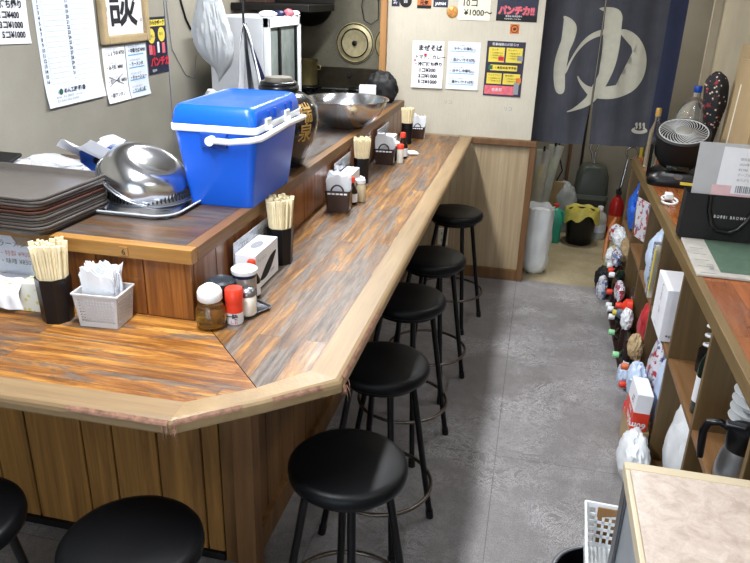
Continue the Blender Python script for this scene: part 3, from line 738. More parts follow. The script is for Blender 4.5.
lath('jar_body', [(.032, 0), (.036, .005), (.036, .08)], 'black_plastic', q); lath('lid', [(.038, .08), (.038, .095), (.03, .10)], 'white', q)
o = obj('folded_tissue', blob(B(), (0, 0, 0), (.05, .02, .025), .5, 3, 3, 4), 'napkin', loc=(-.675, 3.96, C+.001), smooth=60); tag(o, 'crumpled white tissue beside the red-capped sauce bottle', 'tissue')

# ------------------------------------------------------------------ on the riser: trays, bowls, cooler, urn
TX, TY = -1.452, 1.74
def tray_bm(w=.42, d=.33):
    b = B(); r = .028
    loft(b, [rl(w-.030, d-.030, r, .0), rl(w-.010, d-.010, r+.008, .0135), rl(w-.001, d-.001, r+.012, .0135), rl(w, d, r+.012, .015), rl(w, d, r+.012, .0185), rl(w-.003, d-.003, r+.012, .0195), rl(w-.013, d-.013, r+.008, .0192), rl(w-.034, d-.034, r, .0034)], True, True)
    return b
tray = None; nT = 11
for k in range(nT):
    brown = 6 <= k <= 7
    if k in (0, 6): 
        nm = 'tray_brown' if brown else 'tray_grey'
        if k == 0: tg = obj('serving_tray', tray_bm(), 'tray_grey', smooth=35); o = tg
        else: tbn = obj('serving_tray', tray_bm(), 'tray_brown', smooth=35); o = tbn
    else:
        o = (tbn if brown else tg).copy(); COL.objects.link(o)
    o.location = (TX+random.uniform(-.004, .004), TY+random.uniform(-.004, .004), PZ+.002+k*.0088)
    o.rotation_euler.z = R(-2+random.uniform(-.8, .8))
    if k == nT-1: lb = 'topmost grey plastic serving tray of the stack, its flat inside showing'
    elif k == 0: lb = 'lowest grey serving tray of the stack, on the riser'
    elif brown: lb = '%s of the two brown serving trays in the grey stack' % ('lower' if k == 6 else 'upper')
    elif k < 6: lb = 'grey serving tray, %s from the bottom of the tray stack' % ['', 'second', 'third', 'fourth', 'fifth', 'sixth'][k]
    else: lb = 'grey serving tray, %s from the top of the tray stack' % {8: 'third', 9: 'second'}[k]
    tag(o, lb, 'tray', 'serving trays stacked at the left')
# shallow metal tray with upturned bowl and colander
o = obj('metal_tray', loft(B(), [rl(.44, .36, .06, 0), rl(.47, .39, .07, .014), rl(.48, .40, .075, .014), rl(.48, .40, .075, .011), rl(.455, .375, .065, .010), rl(.44, .36, .06, -.001)], False, False), 'mesh_grey', loc=(-1.24, 2.01, PZ+.002), smooth=40)
b = bmesh.new(); b.from_mesh(o.data); b.free()
o2 = obj('tray_floor', box(B(), -.215, .215, -.175, .175, -.0005, .0015), 'steel', o)
tag(o, 'shallow stainless tray under the upturned bowl', 'tray')
def dome(r, h, rimw=.006, base=.35):
    """upturned mixing bowl profile from rim (z=0) to flat base (z=h)"""
    pr_ = [(r+rimw, .002), (r+rimw, .005), (r, .006)]
    for k in range(1, 12):
        a = k/12*PI/2; rad = r*(base+(1-base)*math.cos(a)**.75); pr_.append((rad, .006+(h-.006)*math.sin(a)**1.05))
    pr_ += [(r*base*.98, h), (r*base*.9, h-.004), (.001, h-.004)]
    return pr_
cb = thing('colander', 'slotted stainless colander lying upturned under the bowl', 'colander', (-1.168, 1.99, PZ+.014))
b = lathe(B(), dome(.128, .05, .004)[:9], 60, capb=False, capt=False); obj('bowl_wall', b, 'steel_d', cb, smooth=50)
b = B()
for k in range(64):
    a = 2*PI*k/64; rad = .129; x, y = rad*math.cos(a), rad*math.sin(a)
    tube(b, [(x*1.0, y*1.0, .012), (x*.97, y*.97, .036)], .0026, 5)
obj('slot_row', b, 'black_matte', cb, label='row of dark slots round the rim')
mb = thing('mixing_bowl', 'shiny stainless mixing bowl turned upside down left of the blue cooler', 'bowl', (-1.180, 1.985, PZ+.066), 0, rot=(R(6), R(27), 0))
obj('bowl_shell', lathe(B(), dome(.136, .085, .008, .50), 72, capb=False), 'steel', mb, smooth=50)
obj('rolled_rim', tube(B(), ring(.143, .003, 72), .0035, 8, closed=True), 'steel_d', mb, smooth=60)

# cooler
ck = thing('cooler_box', 'bright blue cooler box with white handle standing on the riser', 'cooler', (-.940, 2.20, PZ+.001), R(1))
def cool_loop(w, d, z, r=.018): return rl(w, d, r, z)
b = loft(B(), [cool_loop(.205, .375, 0, .02), cool_loop(.208, .38, .006, .022), cool_loop(.262, .43, .235, .022)], True, True)
obj('cooler_body', b, 'blue', ck, smooth=35)
obj('white_rim', loft(B(), [cool_loop(.272, .44, .235), cool_loop(.276, .444, .238), cool_loop(.276, .444, .254), cool_loop(.272, .44, .256)], True, True), 'white', ck, smooth=35)
b = loft(B(), [cool_loop(.270, .438, .2565), cool_loop(.272, .44, .262, .022), cool_loop(.262, .43, .298, .03), cool_loop(.248, .415, .308, .03), cool_loop(.236, .40, .311, .03), cool_loop(.225, .39, .308, .025), cool_loop(.05, .06, .309, .01)], True, True)
obj('lid', b, 'blue', ck, smooth=35)
b = B()
for y in (-.10, -.04, .06, .12): box(b, .128, .139, y-.004, y+.004, .262, .292, .002, 1)
obj('lid_rib', b, 'blue2', ck)
for y in (-.12, .06):
    b = B(); box(b, .136, .144, y-.022, y+.022, .236, .272, .003); box(b, .138, .150, y-.012, y+.012, .236, .25, .003); obj('latch', b, 'white', ck)
for sx in (-1, 1):
    b = B(); box(b, -.04, .045, sx*.216-.009, sx*.216+.009, .188, .234, .004); obj('handle_mount', b, 'blue2', ck)
b = B(); hp = [(-.02, -.236, .212), (.06, -.238, .214), (.13, -.236, .218)]
# white carrying handle swung down to the front-right side
hp = [(.0, -.234, .214), (.06, -.240, .214), (.125, -.238, .222), (.150, -.215, .226), (.158, -.18, .230), (.160, 0, .236), (.158, .18, .230), (.150, .215, .226), (.125, .238, .222), (.06, .24, .214), (.0, .234, .214)]
obj('handle', tube(b, hp, .0095, 12), 'white', ck, smooth=50)
for sy in (-1, 1): obj('pivot', tube(B(), [(.0, sy*.248, .214), (.0, sy*.224, .214)], .014, 16), 'white', ck, smooth=40)

# urn
ur = thing('liquor_urn', 'black glazed pottery urn with gold characters behind the blue cooler', 'urn', (-.962, 2.63, PZ+.001)); ur.scale = (.97, .97, 1.03)
up_ = [(.085, 0), (.092, .004), (.105, .035), (.135, .095), (.152, .15), (.155, .185), (.148, .22), (.125, .25), (.09, .268), (.062, .274), (.062, .282)]
obj('urn_body', lathe(B(), up_, 56, capt=True), 'urn', ur, smooth=40)
obj('rope_band', tube(tube(B(), ring(.066, .283, 40), .014, 10, closed=True), ring(.064, .299, 40), .009, 10, closed=True), 'black_plastic', ur, smooth=60)
lath('lid', [(.05, .29), (.055, .295), (.055, .316), (.05, .322), (.001, .323)], P('grey lid', '#5f5a50', .6, var=.3, vs=40), ur)
def wrap_text(body, size, R0, ang, zc, mat, parent, prof, name='lettering', bold=.0):
    b = text_bm(B(), body, size, Matrix.Identity(4), 0, 'CENTER', bold)
    bmesh.ops.subdivide_edges(b, edges=list(b.edges), cuts=1)
    for v in b.verts:
        z = zc+v.co.y
        r_ = R0
        for (ra, za), (rb_, zb) in zip(prof, prof[1:]):
            if za <= z <= zb and zb > za: r_ = ra+(rb_-ra)*(z-za)/(zb-za)
        a = ang+v.co.x/R0; v.co = Vector(((r_+.0015)*math.cos(a), (r_+.0015)*math.sin(a), z))
    return obj(name, b, mat, parent)
wrap_text('瑞', .072, .15, R(-28), .182, 'gold', ur, up_, bold=.0012); wrap_text('泉', .072, .15, R(-28), .112, 'gold', ur, up_, bold=.0012)
wrap_text('琉球', .03, .14, R(-48), .255, 'ink_grey', ur, up_)

# big steel bowl at the far end of the riser
bb = thing('mixing_bowl', 'wide stainless mixing bowl standing upright on the riser near the far wall', 'bowl', (-.935, 3.53, PZ+.001))
pr_ = [(r_*1.1, z_*1.06) for r_, z_ in [(.001, .0), (.07, .0), (.078, .004), (.12, .03), (.155, .065), (.178, .105), (.184, .128), (.194, .130), (.194, .133), (.182, .132), (.174, .106), (.151, .068), (.116, .034), (.075, .008), (.001, .004)]]
obj('bowl_shell', lathe(B(), pr_, 72, capb=False, capt=False), 'steel', bb, smooth=50)

# soft clutter behind the trays
o = obj('tissue_pack', box(B(), -.085, .085, -.035, .035, 0, .095, .012, 3), P('blue violet print', '#2f5fc4', .35, var=.5, vs=9), loc=(-1.50, 2.285, PZ+.001), rz=R(12)); tag(o, 'blue and violet tissue pack behind the tray stack', 'tissue pack')
b = lathe(B(), [(.001, .0352), (.014, .0352)], 20, capb=False, capt=False); xf(b, RX(PI/2) @ Matrix.Identity(4)); xf(b, T(-.02, -.0005, .05)); obj('printed_seal', b, 'ink', o)
b = sheet(B(), .17, .12, 10, 6, lambda u, v: (0, .015*math.sin(u*7), .012*math.sin(u*5+v*3))); thick(b, .001); xf(b, T(-1.62, 2.18, PZ+.11) @ RX(R(55)) @ RY(R(-22))); tag(obj('paper_sheet', b, 'paper', smooth=60), 'white sheet of paper propped behind the tray stack', 'paper')
tag(obj('cloth_bundle', blob(B(), (0, 0, 0), (.13, .07, .085), .3, 2.2, 4, 2), 'cloth_white', loc=(-1.62, 2.14, PZ+.001), smooth=50), 'crumpled white cloths behind the tray stack at the left', 'cloth')
tag(obj('cloth_bundle', blob(B(), (0, 0, 0), (.06, .045, .075), .35, 2.4, 4, 5), 'cloth_white', loc=(-1.355, 2.35, PZ+.001), smooth=50), 'small bundle of white cloth right of the blue tissue pack', 'cloth')
tag(obj('crumpled_tissue', blob(B(), (0, 0, 0), (.05, .03, .04), .5, 2.4, 3, 9), 'napkin', loc=(-1.47, 2.285, PZ+.097), smooth=50), 'white tissue sticking out of the blue pack', 'tissue')
tag(obj('clipboard', xf(box(B(), -.08, .08, -.06, .06, 0, .012, .003), RX(R(14))), 'black_matte', loc=(-1.76, 2.02, PZ+.075)), 'black clip case at the left edge behind the trays', 'case')
tag(obj('folded_cloth', box(B(), -.09, .09, -.07, .07, 0, .072, .01), 'cloth_white', loc=(-1.75, 2.04, PZ+.001)), 'folded pale cloth under the black clip case', 'cloth')
# dark case and things at the far end of the riser
tag(obj('black_pouch', blob(B(), (0, 0, 0), (.10, .06, .19), .25, 1.8, 4, 12), 'black_matte', loc=(-.955, 4.45, PZ+.001), smooth=50), 'black pouch slumped at the far end of the riser', 'pouch')
tag(obj('grey_carton', box(B(), -.05, .05, -.045, .045, 0, .125, .004), 'mesh_grey', loc=(-.99, 4.22, PZ+.001), rz=R(12)), 'small grey box on the riser behind the big bowl', 'box')
tag(obj('plastic_bag', blob(B(), (0, 0, 0), (.05, .06, .06), .4, 2.5, 4, 15), 'plastic_bag', loc=(-.93, 4.08, PZ+.001), smooth=50), 'small crumpled white bag on the riser beside the big bowl', 'bag')

# ------------------------------------------------------------------ kitchen
kc = thing('stove', 'sooty black gas stove at the back of the kitchen', 'stove', (0, 0, 0))
obj('stove_body', box(B(), -1.82, -1.03, 4.76, 5.19, .0, 1.13, .005), 'kitchen_black', kc)
obj('splash_back', box(B(), -1.82, -1.03, 5.17, 5.195, 1.13, 1.285, .003), P('sooty splash', '#3b352a', .4, .5, var=.4, vs=9), kc)
for x in (-1.60, -1.22):
    b = B()
    tube(b, ring(.085, 1.168, 32, x, 4.96), .008, 8, closed=True); tube(b, ring(.045, 1.15, 24, x, 4.96), .01, 8, closed=True)
    for k in range(6):
        a = k*PI/3; c, s = math.cos(a), math.sin(a); box(b, x+.06*c-.02, x+.06*c+.02, 4.96+.06*s-.004, 4.96+.06*s+.004, 1.13, 1.172)
    obj('burner', b, 'kitchen_black', kc, smooth=40)
for k, x in enumerate((-1.38, -1.14, -1.3)):
    obj('gas_valve', tube(B(), [(x, 4.80, 1.145), (x+.03, 4.74, 1.175), (x+.06, 4.70, 1.16)], .012, 10), 'steel_d', kc, smooth=50)
    obj('valve_handle', tube(B(), [(x-.05, 4.745, 1.185), (x+.06, 4.735, 1.19)], .006, 8), 'steel_d', kc, smooth=50)
for x in (-1.35, -1.19):
    b = lathe(B(), [(.016, 0), (.016, .012), (.001, .013)], 16, cx=x, cy=0); xf(b, T(0, 5.168, 1.235) @ RX(PI/2)); obj('stove_knob', b, 'black_matte', kc)
pt = thing('stock_pot', 'tarnished metal pot on the left stove burner', 'pot', (-1.605, 4.96, 1.177))
lath('pot_body', [(.07, 0), (.075, .004), (.075, .165), (.079, .17), (.079, .173), (.072, .17), (.071, .006)], 'brass_old', pt, seg=40)
obj('handle', tube(tube(B(), [(.075, 0, .14), (.10, 0, .135), (.10, 0, .11), (.075, 0, .105)], .005, 8), [(-.075, 0, .14), (-.10, 0, .135), (-.10, 0, .11), (-.075, 0, .105)], .005, 8), 'brass_old', pt, smooth=50)
def hung_lid(x, z, r, label):
    t = thing('pan_lid', label, 'lid', (x, 5.195, z), rot=(PI/2, 0, 0), group='pan lids hanging on the kitchen wall')
    obj('lid_disc', lathe(B(), [(.001, .012), (r*.08, .012), (r*.08, .006), (r*.66, .012), (r*.68, .020), (r*.72, .012), (r*.9, .006), (r*.93, .014), (r, .012), (r, .002), (.001, .001)], 56, capb=False, capt=False), P('old lid metal', '#b5ab88', .45, .5, var=.2, vs=30), t, smooth=30)
    obj('rim_ring', tube(B(), ring(r*.95, .014, 56), .003, 6, closed=True), 'kitchen_black', t); obj('middle_ring', tube(B(), ring(r*.70, .018, 48), .004, 6, closed=True), 'kitchen_black', t)
    obj('knob', lathe(B(), [(.017, .006), (.017, .03), (.001, .032)], 20), 'black_plastic', t)
hung_lid(-1.318, 1.455, .138, 'round tarnished pan lid with black knob on the kitchen wall, fully visible'); hung_lid(-1.045, 1.458, .13, 'second pan lid on the kitchen wall, cut by the brown partition post')
tag(obj('hanging_wire', tube(B(), [(-1.24, 5.17, 1.9), (-1.27, 5.17, 1.70), (-1.25, 5.17, 1.61), (-1.20, 5.17, 1.585), (-1.15, 5.17, 1.62), (-1.15, 5.17, 1.72), (-1.18, 5.17, 1.9)], .003, 6), 'kitchen_black', smooth=50), 'thin dark wire loop hanging on the kitchen wall', 'wire')
wk = thing('wok', 'large black wok hanging on the kitchen wall beside the fridge', 'wok', (-1.655, 5.17, 1.74), rot=(PI/2, 0, 0))
obj('wok_bowl', lathe(B(), [(.001, .11), (.06, .105), (.13, .07), (.18, .02), (.185, 0), (.178, .002), (.12, .06), (.001, .1)], 48, capb=False, capt=False), 'kitchen_black', wk, smooth=50)
obj('handle', tube(B(), [(0, .18, .01), (0, .23, .02), (0, .36, .02)], .012, 10), 'kitchen_black', wk, smooth=50)
# glass-door fridge
FX0, FX1, FY_0, FY_1, FZ0, FZ1 = -1.70, -1.372, 3.62, 4.14, .75, 1.662
fr = thing('display_fridge', 'white display fridge with glass door beside the hanging bag', 'fridge', (0, 0, 0))
obj('fridge_body', box(B(), FX0, FX1-.03, FY_0, FY_1, FZ0, FZ1, .006), 'mesh_grey', fr)
b = B(); box(b, FX1-.03, FX1, FY_0, FY_1, FZ1-.05, FZ1, .003); box(b, FX1-.03, FX1, FY_0, FY_1, FZ0, FZ0+.05, .003); box(b, FX1-.03, FX1, FY_0, FY_0+.025, FZ0, FZ1, .003); box(b, FX1-.03, FX1, FY_1-.03, FY_1, FZ0, FZ1, .003)
df = obj('door_frame', b, 'white', fr)
b = B(); box(b, FX1-.022, FX1-.016, FY_0+.02, FY_1-.02, FZ0+.04, FZ1-.04); obj('door_glass', b, P('fridge glass', '#8a938f', .1, var=.25, vs=9, trans=.2), df)
b = B(); box(b, FX1-.014, FX1-.002, FY_0+.17, FY_0+.19, FZ0+.04, FZ1-.05); box(b, FX1-.014, FX1-.002, FY_1-.08, FY_1-.065, FZ0+.04, FZ1-.05); obj('door_bar', b, 'black_plastic', df)
stf = thing('fridge_stand', 'dark steel base cabinet under the display fridge', 'cabinet', (0, 0, 0))
obj('cabinet_body', box(B(), FX0, FX1, FY_0, FY_1, 0, .745, .004), 'steel_d', stf)
for k in range(2): obj('cabinet_door', box(B(), FX1-.001, FX1+.012, FY_0+.01+k*.26, FY_0+.25+k*.26, .05, .73, .003), 'steel_d', stf)
for k, (x, y, s, m, nm, lb) in enumerate(((-1.42, 3.74, (.05, .04, .03), 'napkin', 'crumpled_cloth', 'crumpled white cloth on top of the fridge'), (-1.40, 3.86, (.035, .03, .03), 'navy', 'small_packet', 'navy packet on top of the fridge'), (-1.385, 3.97, (.03, .03, .035), 'ink_pink', 'small_packet', 'pink packet on top of the fridge'), (-1.385, 4.07, (.03, .03, .025), 'napkin', 'small_packet', 'white packet on top of the fridge'))):
    tag(obj(nm, blob(B(), (0, 0, 0), s, .2, 2, 3, k), m, loc=(x, y, FZ1+.001), smooth=50), lb, 'packet' if k else 'cloth')
# dark hood / shelf above the kitchen
hd = thing('hanging_shelf', 'dark soot-covered wall shelf above the fridge', 'shelf', (0, 0, 0))
obj('shelf_board', box(B(), -1.845, -1.36, 4.25, 4.80, 1.675, 1.715, .004), 'kitchen_black', hd)
obj('shelf_back', box(B(), -1.845, -1.36, 4.78, 4.80, 1.715, 2.1, .004), 'kitchen_black', hd)
tag(obj('storage_tin', box(B(), -1.80, -1.66, 4.35, 4.5, 1.716, 1.80, .004), 'brown_plastic'), 'dark tin on the sooty shelf above the fridge', 'tin')
# kitchen-side counters (low, mostly hidden)
tag(obj('prep_bench', box(B(), -1.84, -1.50, 2.52, 3.55, 0, .86, .004), 'steel_d'), 'stainless prep bench along the left wall', 'bench')

# hanging rail, bag, apron
rl_ = thing('utensil_rail', 'dark rail across the kitchen ceiling', 'rail', (0, 0, 0))
obj('rail', tube(B(), [(-1.84, 3.3, 2.0), (-.9, 3.3, 2.0)], .01, 10), 'kitchen_black', rl_, smooth=50)
obj('bracket', box(box(B(), -1.80, -1.78, 3.29, 3.31, 2.0, CEIL), -1.0, -.98, 3.29, 3.31, 2.0, CEIL), 'kitchen_black', rl_)
hb = thing('hanging_bag', 'large white plastic bag hanging in front of the fridge', 'bag', (-1.54, 3.3, 0))
b = B(); N = 72; rows = []
for k in range(40):
    u = k/39; z = 1.98-u*.58
    wr = .018+.080*min(1, (u/.66))**1.3 if u < .72 else .098*(max(0, 1-((u-.72)/.28)**2.2)*.97+.02)
    xo = -.02+.045*u; L = []
    for j in range(N):
        a = 2*PI*j/N; q_ = Vector((math.cos(a)*2.2, math.sin(a)*2.2, u*2.4))
        f = 1+.16*math.sin(3*a+u*3)-.22*abs(noise.noise(q_*1.6))-.16*abs(noise.noise(q_*3.7+Vector((5, 1, 2))))+.08*math.sin(9*a+u*6)*(1-u)
        L.append((xo+wr*f*math.cos(a), wr*f*.7*math.sin(a), z-.03*math.cos(a-.6)*u))
    rows.append(L)
loft(b, rows); obj('bag_body', b, P('grey white film', '#a9adb1', .3, var=.15, vs=14, bump=.6, bs=22), hb, smooth=25)
obj('bag_knot', tube(B(), [(0, 0, 1.97), (-.01, 0, 2.0), (0, .012, 2.012), (.01, 0, 2.0)], .01, 8), 'plastic_bag', hb, smooth=60)
tag(obj('lower_bag', blob(B(), (0, 0, 0), (.10, .08, .46), .16, 2, 4, 22), 'cloth_white', loc=(-1.60, 3.44, .861), smooth=50), 'slumped off-white sack on the prep bench below the hanging bag', 'sack')
hk = thing('hanging_towel', 'grey striped cloth hanging from a black cord before the fridge', 'towel', (-1.345, 3.3, 0))
obj('cord', tube(B(), [(-.03, 0, 2.0), (-.028, 0, 1.64)], .006, 8), 'black_matte', hk)
for k in range(4):
    x0 = -.075+k*.034
    def ff(u, v, x0=x0, k=k): return ((x0-(-.028))*(v**.6)+(-.028)-u*.03*(1-v), .012*math.sin(u*5+k*2+v*2)+(.012 if k % 2 else -.012)*min(1, v*3), 0)
    b = sheet(B(), .032, .32, 4, 14, ff); thick(b, .002); xf(b, T(0, 0, 1.645)); obj('cloth_fold', b, 'cloth_white' if k != 2 else 'steel_d', hk, smooth=60)
b = sheet(B(), .05, .30, 4, 14, lambda u, v: ((-.028)*(1-v)+v*.045-u*.045*(1-v), .02, -.02)); thick(b, .002); xf(b, T(0, 0, 1.64)); obj('dark_cloth', b, 'navy', hk, smooth=60, label='dark navy fold behind the grey cloth')

# wires on the left wall
tag(obj('wall_cable', tube(B(), [(-1.846, 3.5, 2.4), (-1.846, 3.47, 1.7), (-1.846, 3.49, 1.5), (-1.846, 3.62, 1.36), (-1.846, 3.72, 1.33), (-1.846, 3.76, 1.45)], .0022, 5), 'ink_grey'), 'thin grey cable running down the left wall', 'cable')
tag(obj('wall_cable', tube(B(), [(-1.846, 3.55, 2.4), (-1.844, 3.58, 1.80), (-1.844, 3.66, 1.64), (-1.844, 3.71, 1.585), (-1.844, 3.76, 1.60)], .005, 6), 'black_matte'), 'thick black cable sagging on the left wall beside the bag', 'cable')
tag(obj('wall_seam_strip', box(B(), -1.8495, -1.846, 3.445, 3.452, 1.0, CEIL), 'ink_grey'), 'narrow joint strip on the left wall', 'strip')

# ------------------------------------------------------------------ papers on the left wall
XW = -1.849
poster('handwritten_notice', 'handwritten take-out price notice at the top left edge of the photo', 'notice', FX(XW, 2.17, 1.80, R(2)), .26, .205, 'paper',
       [('お土産', .06, -.04, .028, 'ink', 'LEFT', .0008), ('冷凍持ち帰り', .055, -.083, .030, 'ink', 'LEFT', .0012), ('1コ¥400', .105, -.118, .030, 'ink', 'LEFT', .001), ('3コ¥1000', .105, -.151, .030, 'ink', 'LEFT', .001), ('5コ¥1000', .110, -.184, .030, 'ink', 'LEFT', .001)])
ctx = []; rc = [(.0, 0, .36, -.027, 'ink_green')]
for k in range(16):
    z = -.06-k*.0193
    ctx.append((str(k+1), .022, z-.012, .019, 'ink', 'CENTER', .0004)); ctx.append((str(k+17) if k < 15 else '-', .195, z-.012, .019, 'ink', 'CENTER', .0004))
    rc.append((.045, z-.0165, .17, z-.0172, 'ink_grey')); rc.append((.215, z-.0165, .345, z-.0172, 'ink_grey'))
    for x in (.035, .207): ctx.append(('・¨', x, z-.012, .012, 'ink_grey'))
rc += [(.045, -.05, .0456, -.375, 'ink_grey'), (.17, -.05, .1706, -.375, 'ink_grey'), (.215, -.05, .2156, -.375, 'ink_grey'), (.345, -.05, .3456, -.375, 'ink_grey')]
ctx += [('めん工房 和 香', .105, -.405, .022, 'ink', 'LEFT', .0006), ('ℹ', .07, -.40, .001, 'ink'), ('東京都・本店 営業時間 11:00~22:00', .05, -.422, .011, 'ink_grey'), ('電話 定休日 月曜日 駐車場有り', .05, -.436, .011, 'ink_grey')]
poster('wall_calendar', 'large white calendar sheet with numbered rows on the left wall', 'calendar', FX(XW, 2.462, 1.795, R(-.5)), .385, .452, 'paper_blue', ctx, rc, curl=.012)
b = lathe(B(), [(.001, 0), (.012, 0)], 20, capb=False, capt=False); xf(b, RX(PI/2)); 
o = obj('logo_disc', b, 'ink_green'); o.matrix_world = FX(XW, 2.462, 1.795, R(-.5)) @ T(.085, -.0095, -.398); o.parent = bpy.data.objects['wall_calendar']; o.matrix_parent_inverse = bpy.data.objects['wall_calendar'].matrix_world.inverted()
# framed calligraphy
fm = thing('framed_calligraphy', 'wooden frame holding large black brush calligraphy on the left wall', 'picture', (0, 0, 0)); fm.matrix_world = FX(XW, 2.865, 1.95)
FWd, FH = .385, .395
b = B(); w_ = .035
for x0, x1, z0, z1 in ((0, w_, -FH, 0), (FWd-w_, FWd, -FH, 0), (w_, FWd-w_, -w_, 0), (w_, FWd-w_, -FH, -FH+w_)): box(b, x0, x1, -.028, 0, z0, z1, .006)
obj('frame', b, P('pale frame wood', '#a8936f', .45, var=.12, vs=20), fm)
obj('backing_paper', box(B(), w_, FWd-w_, -.010, -.006, -FH+w_, -w_), 'paper', fm)
b = B(); text_bm(b, '談', .235, T(.070, -.012, -.305) @ RX(PI/2), 0, bold=.0035); text_bm(b, '書', .02, T(.045, -.012, -.26) @ RX(PI/2)); text_bm(b, '之', .02, T(.045, -.012, -.30) @ RX(PI/2)); text_bm(b, '印', .02, T(.32, -.012, -.31) @ RX(PI/2))
obj('lettering', b, 'ink', fm)
def scribble_rows(n, w, h, items, cols=('ink_grey', 'ink')):
    out = []
    for k in range(n):
        z = -h*(k+.6)/n; out.append((items[k % len(items)], .012, z, h/n*.36, cols[1], 'LEFT', .0004)); out.append(('・おすすめの一品です', .012, z+h/n*.36, h/n*.17, cols[0]))
    return out
n1 = poster('handwritten_menu', 'creased menu strip with a crossed-out line under the frame', 'menu', FX(XW, 2.873, 1.542, R(-.5)), .178, .236, 'paper', scribble_rows(4, .178, .236, ['・しょうゆ ¥750', '・みそ麺 ¥800', '・カレー麺 ¥850', '・塩ワンタン']), curl=.010)
b = B()
for a_, c_ in (((.03, -.125), (.14, -.165)), ((.03, -.165), (.14, -.12))):
    tube(b, [(a_[0], -.0035, a_[1]), (c_[0], -.0035, c_[1])], .0012, 4)
obj('crossing_line', b, 'ink', n1)
poster('handwritten_menu', 'white menu strip with blue underlines beside the creased one', 'menu', FX(XW, 3.058, 1.543, R(-.5)), .178, .236, 'paper_blue', scribble_rows(4, .178, .236, ['・中華そば ¥700', '・ラーメン大', '・チャーシュー', '・ワンタン麺']),
       [(.015, -.044, .15, -.049, 'ink_blue'), (.015, -.100, .15, -.105, 'ink_blue'), (.015, -.155, .15, -.16, 'ink_blue'), (.015, -.210, .14, -.215, 'ink_blue')], curl=.008)
pn = poster('event_flyer', 'narrow navy flyer with yellow bubbles on the left wall', 'flyer', FX(XW, 3.245, 1.655, R(-.5)), .198, .262, 'poster_navy',
       [('やわらかポーク', .016, -.034, .024, 'ink', 'LEFT', .0006), ('パンチカ', .022, -.222, .046, 'ink_red', 'LEFT', .0025), ('お楽しみ', .03, -.092, .015, 'ink'), ('毎日', .125, -.085, .018, 'ink'), ('販売中', .03, -.25, .014, 'ink_white')],
       [(.01, -.012, .19, -.042, 'ink_yellow', -.0004), (.055, -.13, .075, -.175, 'ink_red'), (.10, -.115, .12, -.165, 'ink_white'), (.145, -.12, .175, -.17, 'ink_pink'), (.02, -.125, .05, -.17, 'ink_pink')], curl=.003)
b = B()
for cx_, cz in ((.05, -.085), (.148, -.082)):
    bb_ = lathe(B(), [(.001, 0), (.034, 0)], 24, capb=False, capt=False); xf(bb_, T(cx_, -.0026, cz) @ RX(PI/2)); tm = bpy.data.meshes.new('t'); bb_.to_mesh(tm); bb_.free(); b.from_mesh(tm)
obj('speech_bubble', b, 'ink_yellow', pn)

# ------------------------------------------------------------------ papers on the far wall
YW = 4.6445
poster('handwritten_notice', 'white handwritten price notice on the far wall, leftmost of the middle row', 'notice', FY(-.806, YW, 1.523, R(-.5)), .198, .282, 'paper',
       [('まぜそば', .035, -.055, .038, 'ink', 'LEFT', .0012), ('トマト、カレー', .014, -.105, .028, 'ink', 'LEFT', .0006), ('・冷凍持ち帰り', .012, -.148, .026, 'ink', 'LEFT', .001), ('1コ¥300', .045, -.185, .030, 'ink', 'LEFT', .001), ('3コ¥1000', .042, -.220, .030, 'ink', 'LEFT', .001), ('5コ¥1000', .042, -.255, .030, 'ink', 'LEFT', .001)],
       [(.075, -.075, .092, -.089, 'ink_red'), (.012, -.112, .024, -.122, 'ink_red')], curl=.015)
rows_ = []
for k in range(4): rows_ += [('・温かい汁そば麺' if k % 2 else '・冷やし中華麺', .014, -.047-.066*k, .020, 'ink', 'LEFT', .0003), ('¥700', .14, -.050-.066*k, .017, 'ink_grey'), ('あっさりとした味わい', .014, -.024-.066*k, .010, 'ink_grey')]
poster('handwritten_menu', 'white menu sheet with blue underlines on the far wall, beside the price notice', 'menu', FY(-.582, YW, 1.527, R(0)), .20, .284, 'paper_blue', rows_, [(.012, -.054-.066*k, .17, -.058-.066*k, 'ink_blue') for k in range(4)], curl=.008)
pf = poster('event_poster', 'dark purple poster with yellow panels on the far wall', 'poster', FY(-.343, YW, 1.541, R(.3)), .232, .325, P('purple poster', '#231a33', .4, var=.4, vs=14),
       [('営業時間のお知らせ', .03, -.024, .018, 'ink_white'), ('ランチ', .03, -.055, .014, 'ink'), ('ディナー', .13, -.055, .014, 'ink'), ('・本日のおすすめ', .055, -.160, .017, 'ink', 'LEFT', .0006), ('テイクアウト', .022, -.205, .013, 'ink'), ('持ち帰り', .125, -.205, .014, 'ink'), ('感謝祭', .05, -.295, .022, 'ink_white')] +
       [('・ご予約承ります', x, -z, .010, 'ink') for x in (.02, .125) for z in (.072, .087, .102, .222, .237)],
       [(.014, -.036, .110, -.122, 'ink_yellow', -.0006), (.120, -.036, .218, -.122, 'ink_yellow', -.0006), (.03, -.138, .195, -.172, 'ink_yellow', -.0006), (.014, -.188, .105, -.252, 'ink_yellow', -.0006), (.115, -.188, .218, -.252, 'ink_yellow', -.0006), (.006, -.262, .19, -.315, 'ink_pink', -.0006),
        (.075, -.088, .108, -.114, 'ink_red', .0003), (.19, -.08, .222, -.11, 'ink_grey', .0003), (.02, -.142, .045, -.166, 'ink_green', .0003), (.195, -.21, .225, -.24, 'ink_orange', .0003), (.185, -.24, .215, -.31, 'ink_grey', .0003)], curl=.004)
poster('event_flyer', 'dark flyer with pink katakana at the top of the far wall beside the curtain', 'flyer', FY(-.303, YW, 1.80, R(.5)), .242, .142, 'poster_navy',
       [('パンチカ!!', .012, -.100, .052, 'ink_pink', 'LEFT', .004, .9), ('新商品 好評発売中', .055, -.118, .012, 'ink_white'), ('ぜひお試しください', .05, -.133, .011, 'ink_white')], [(.0, -.108, .242, -.142, 'ink', -.0006)], curl=.002)
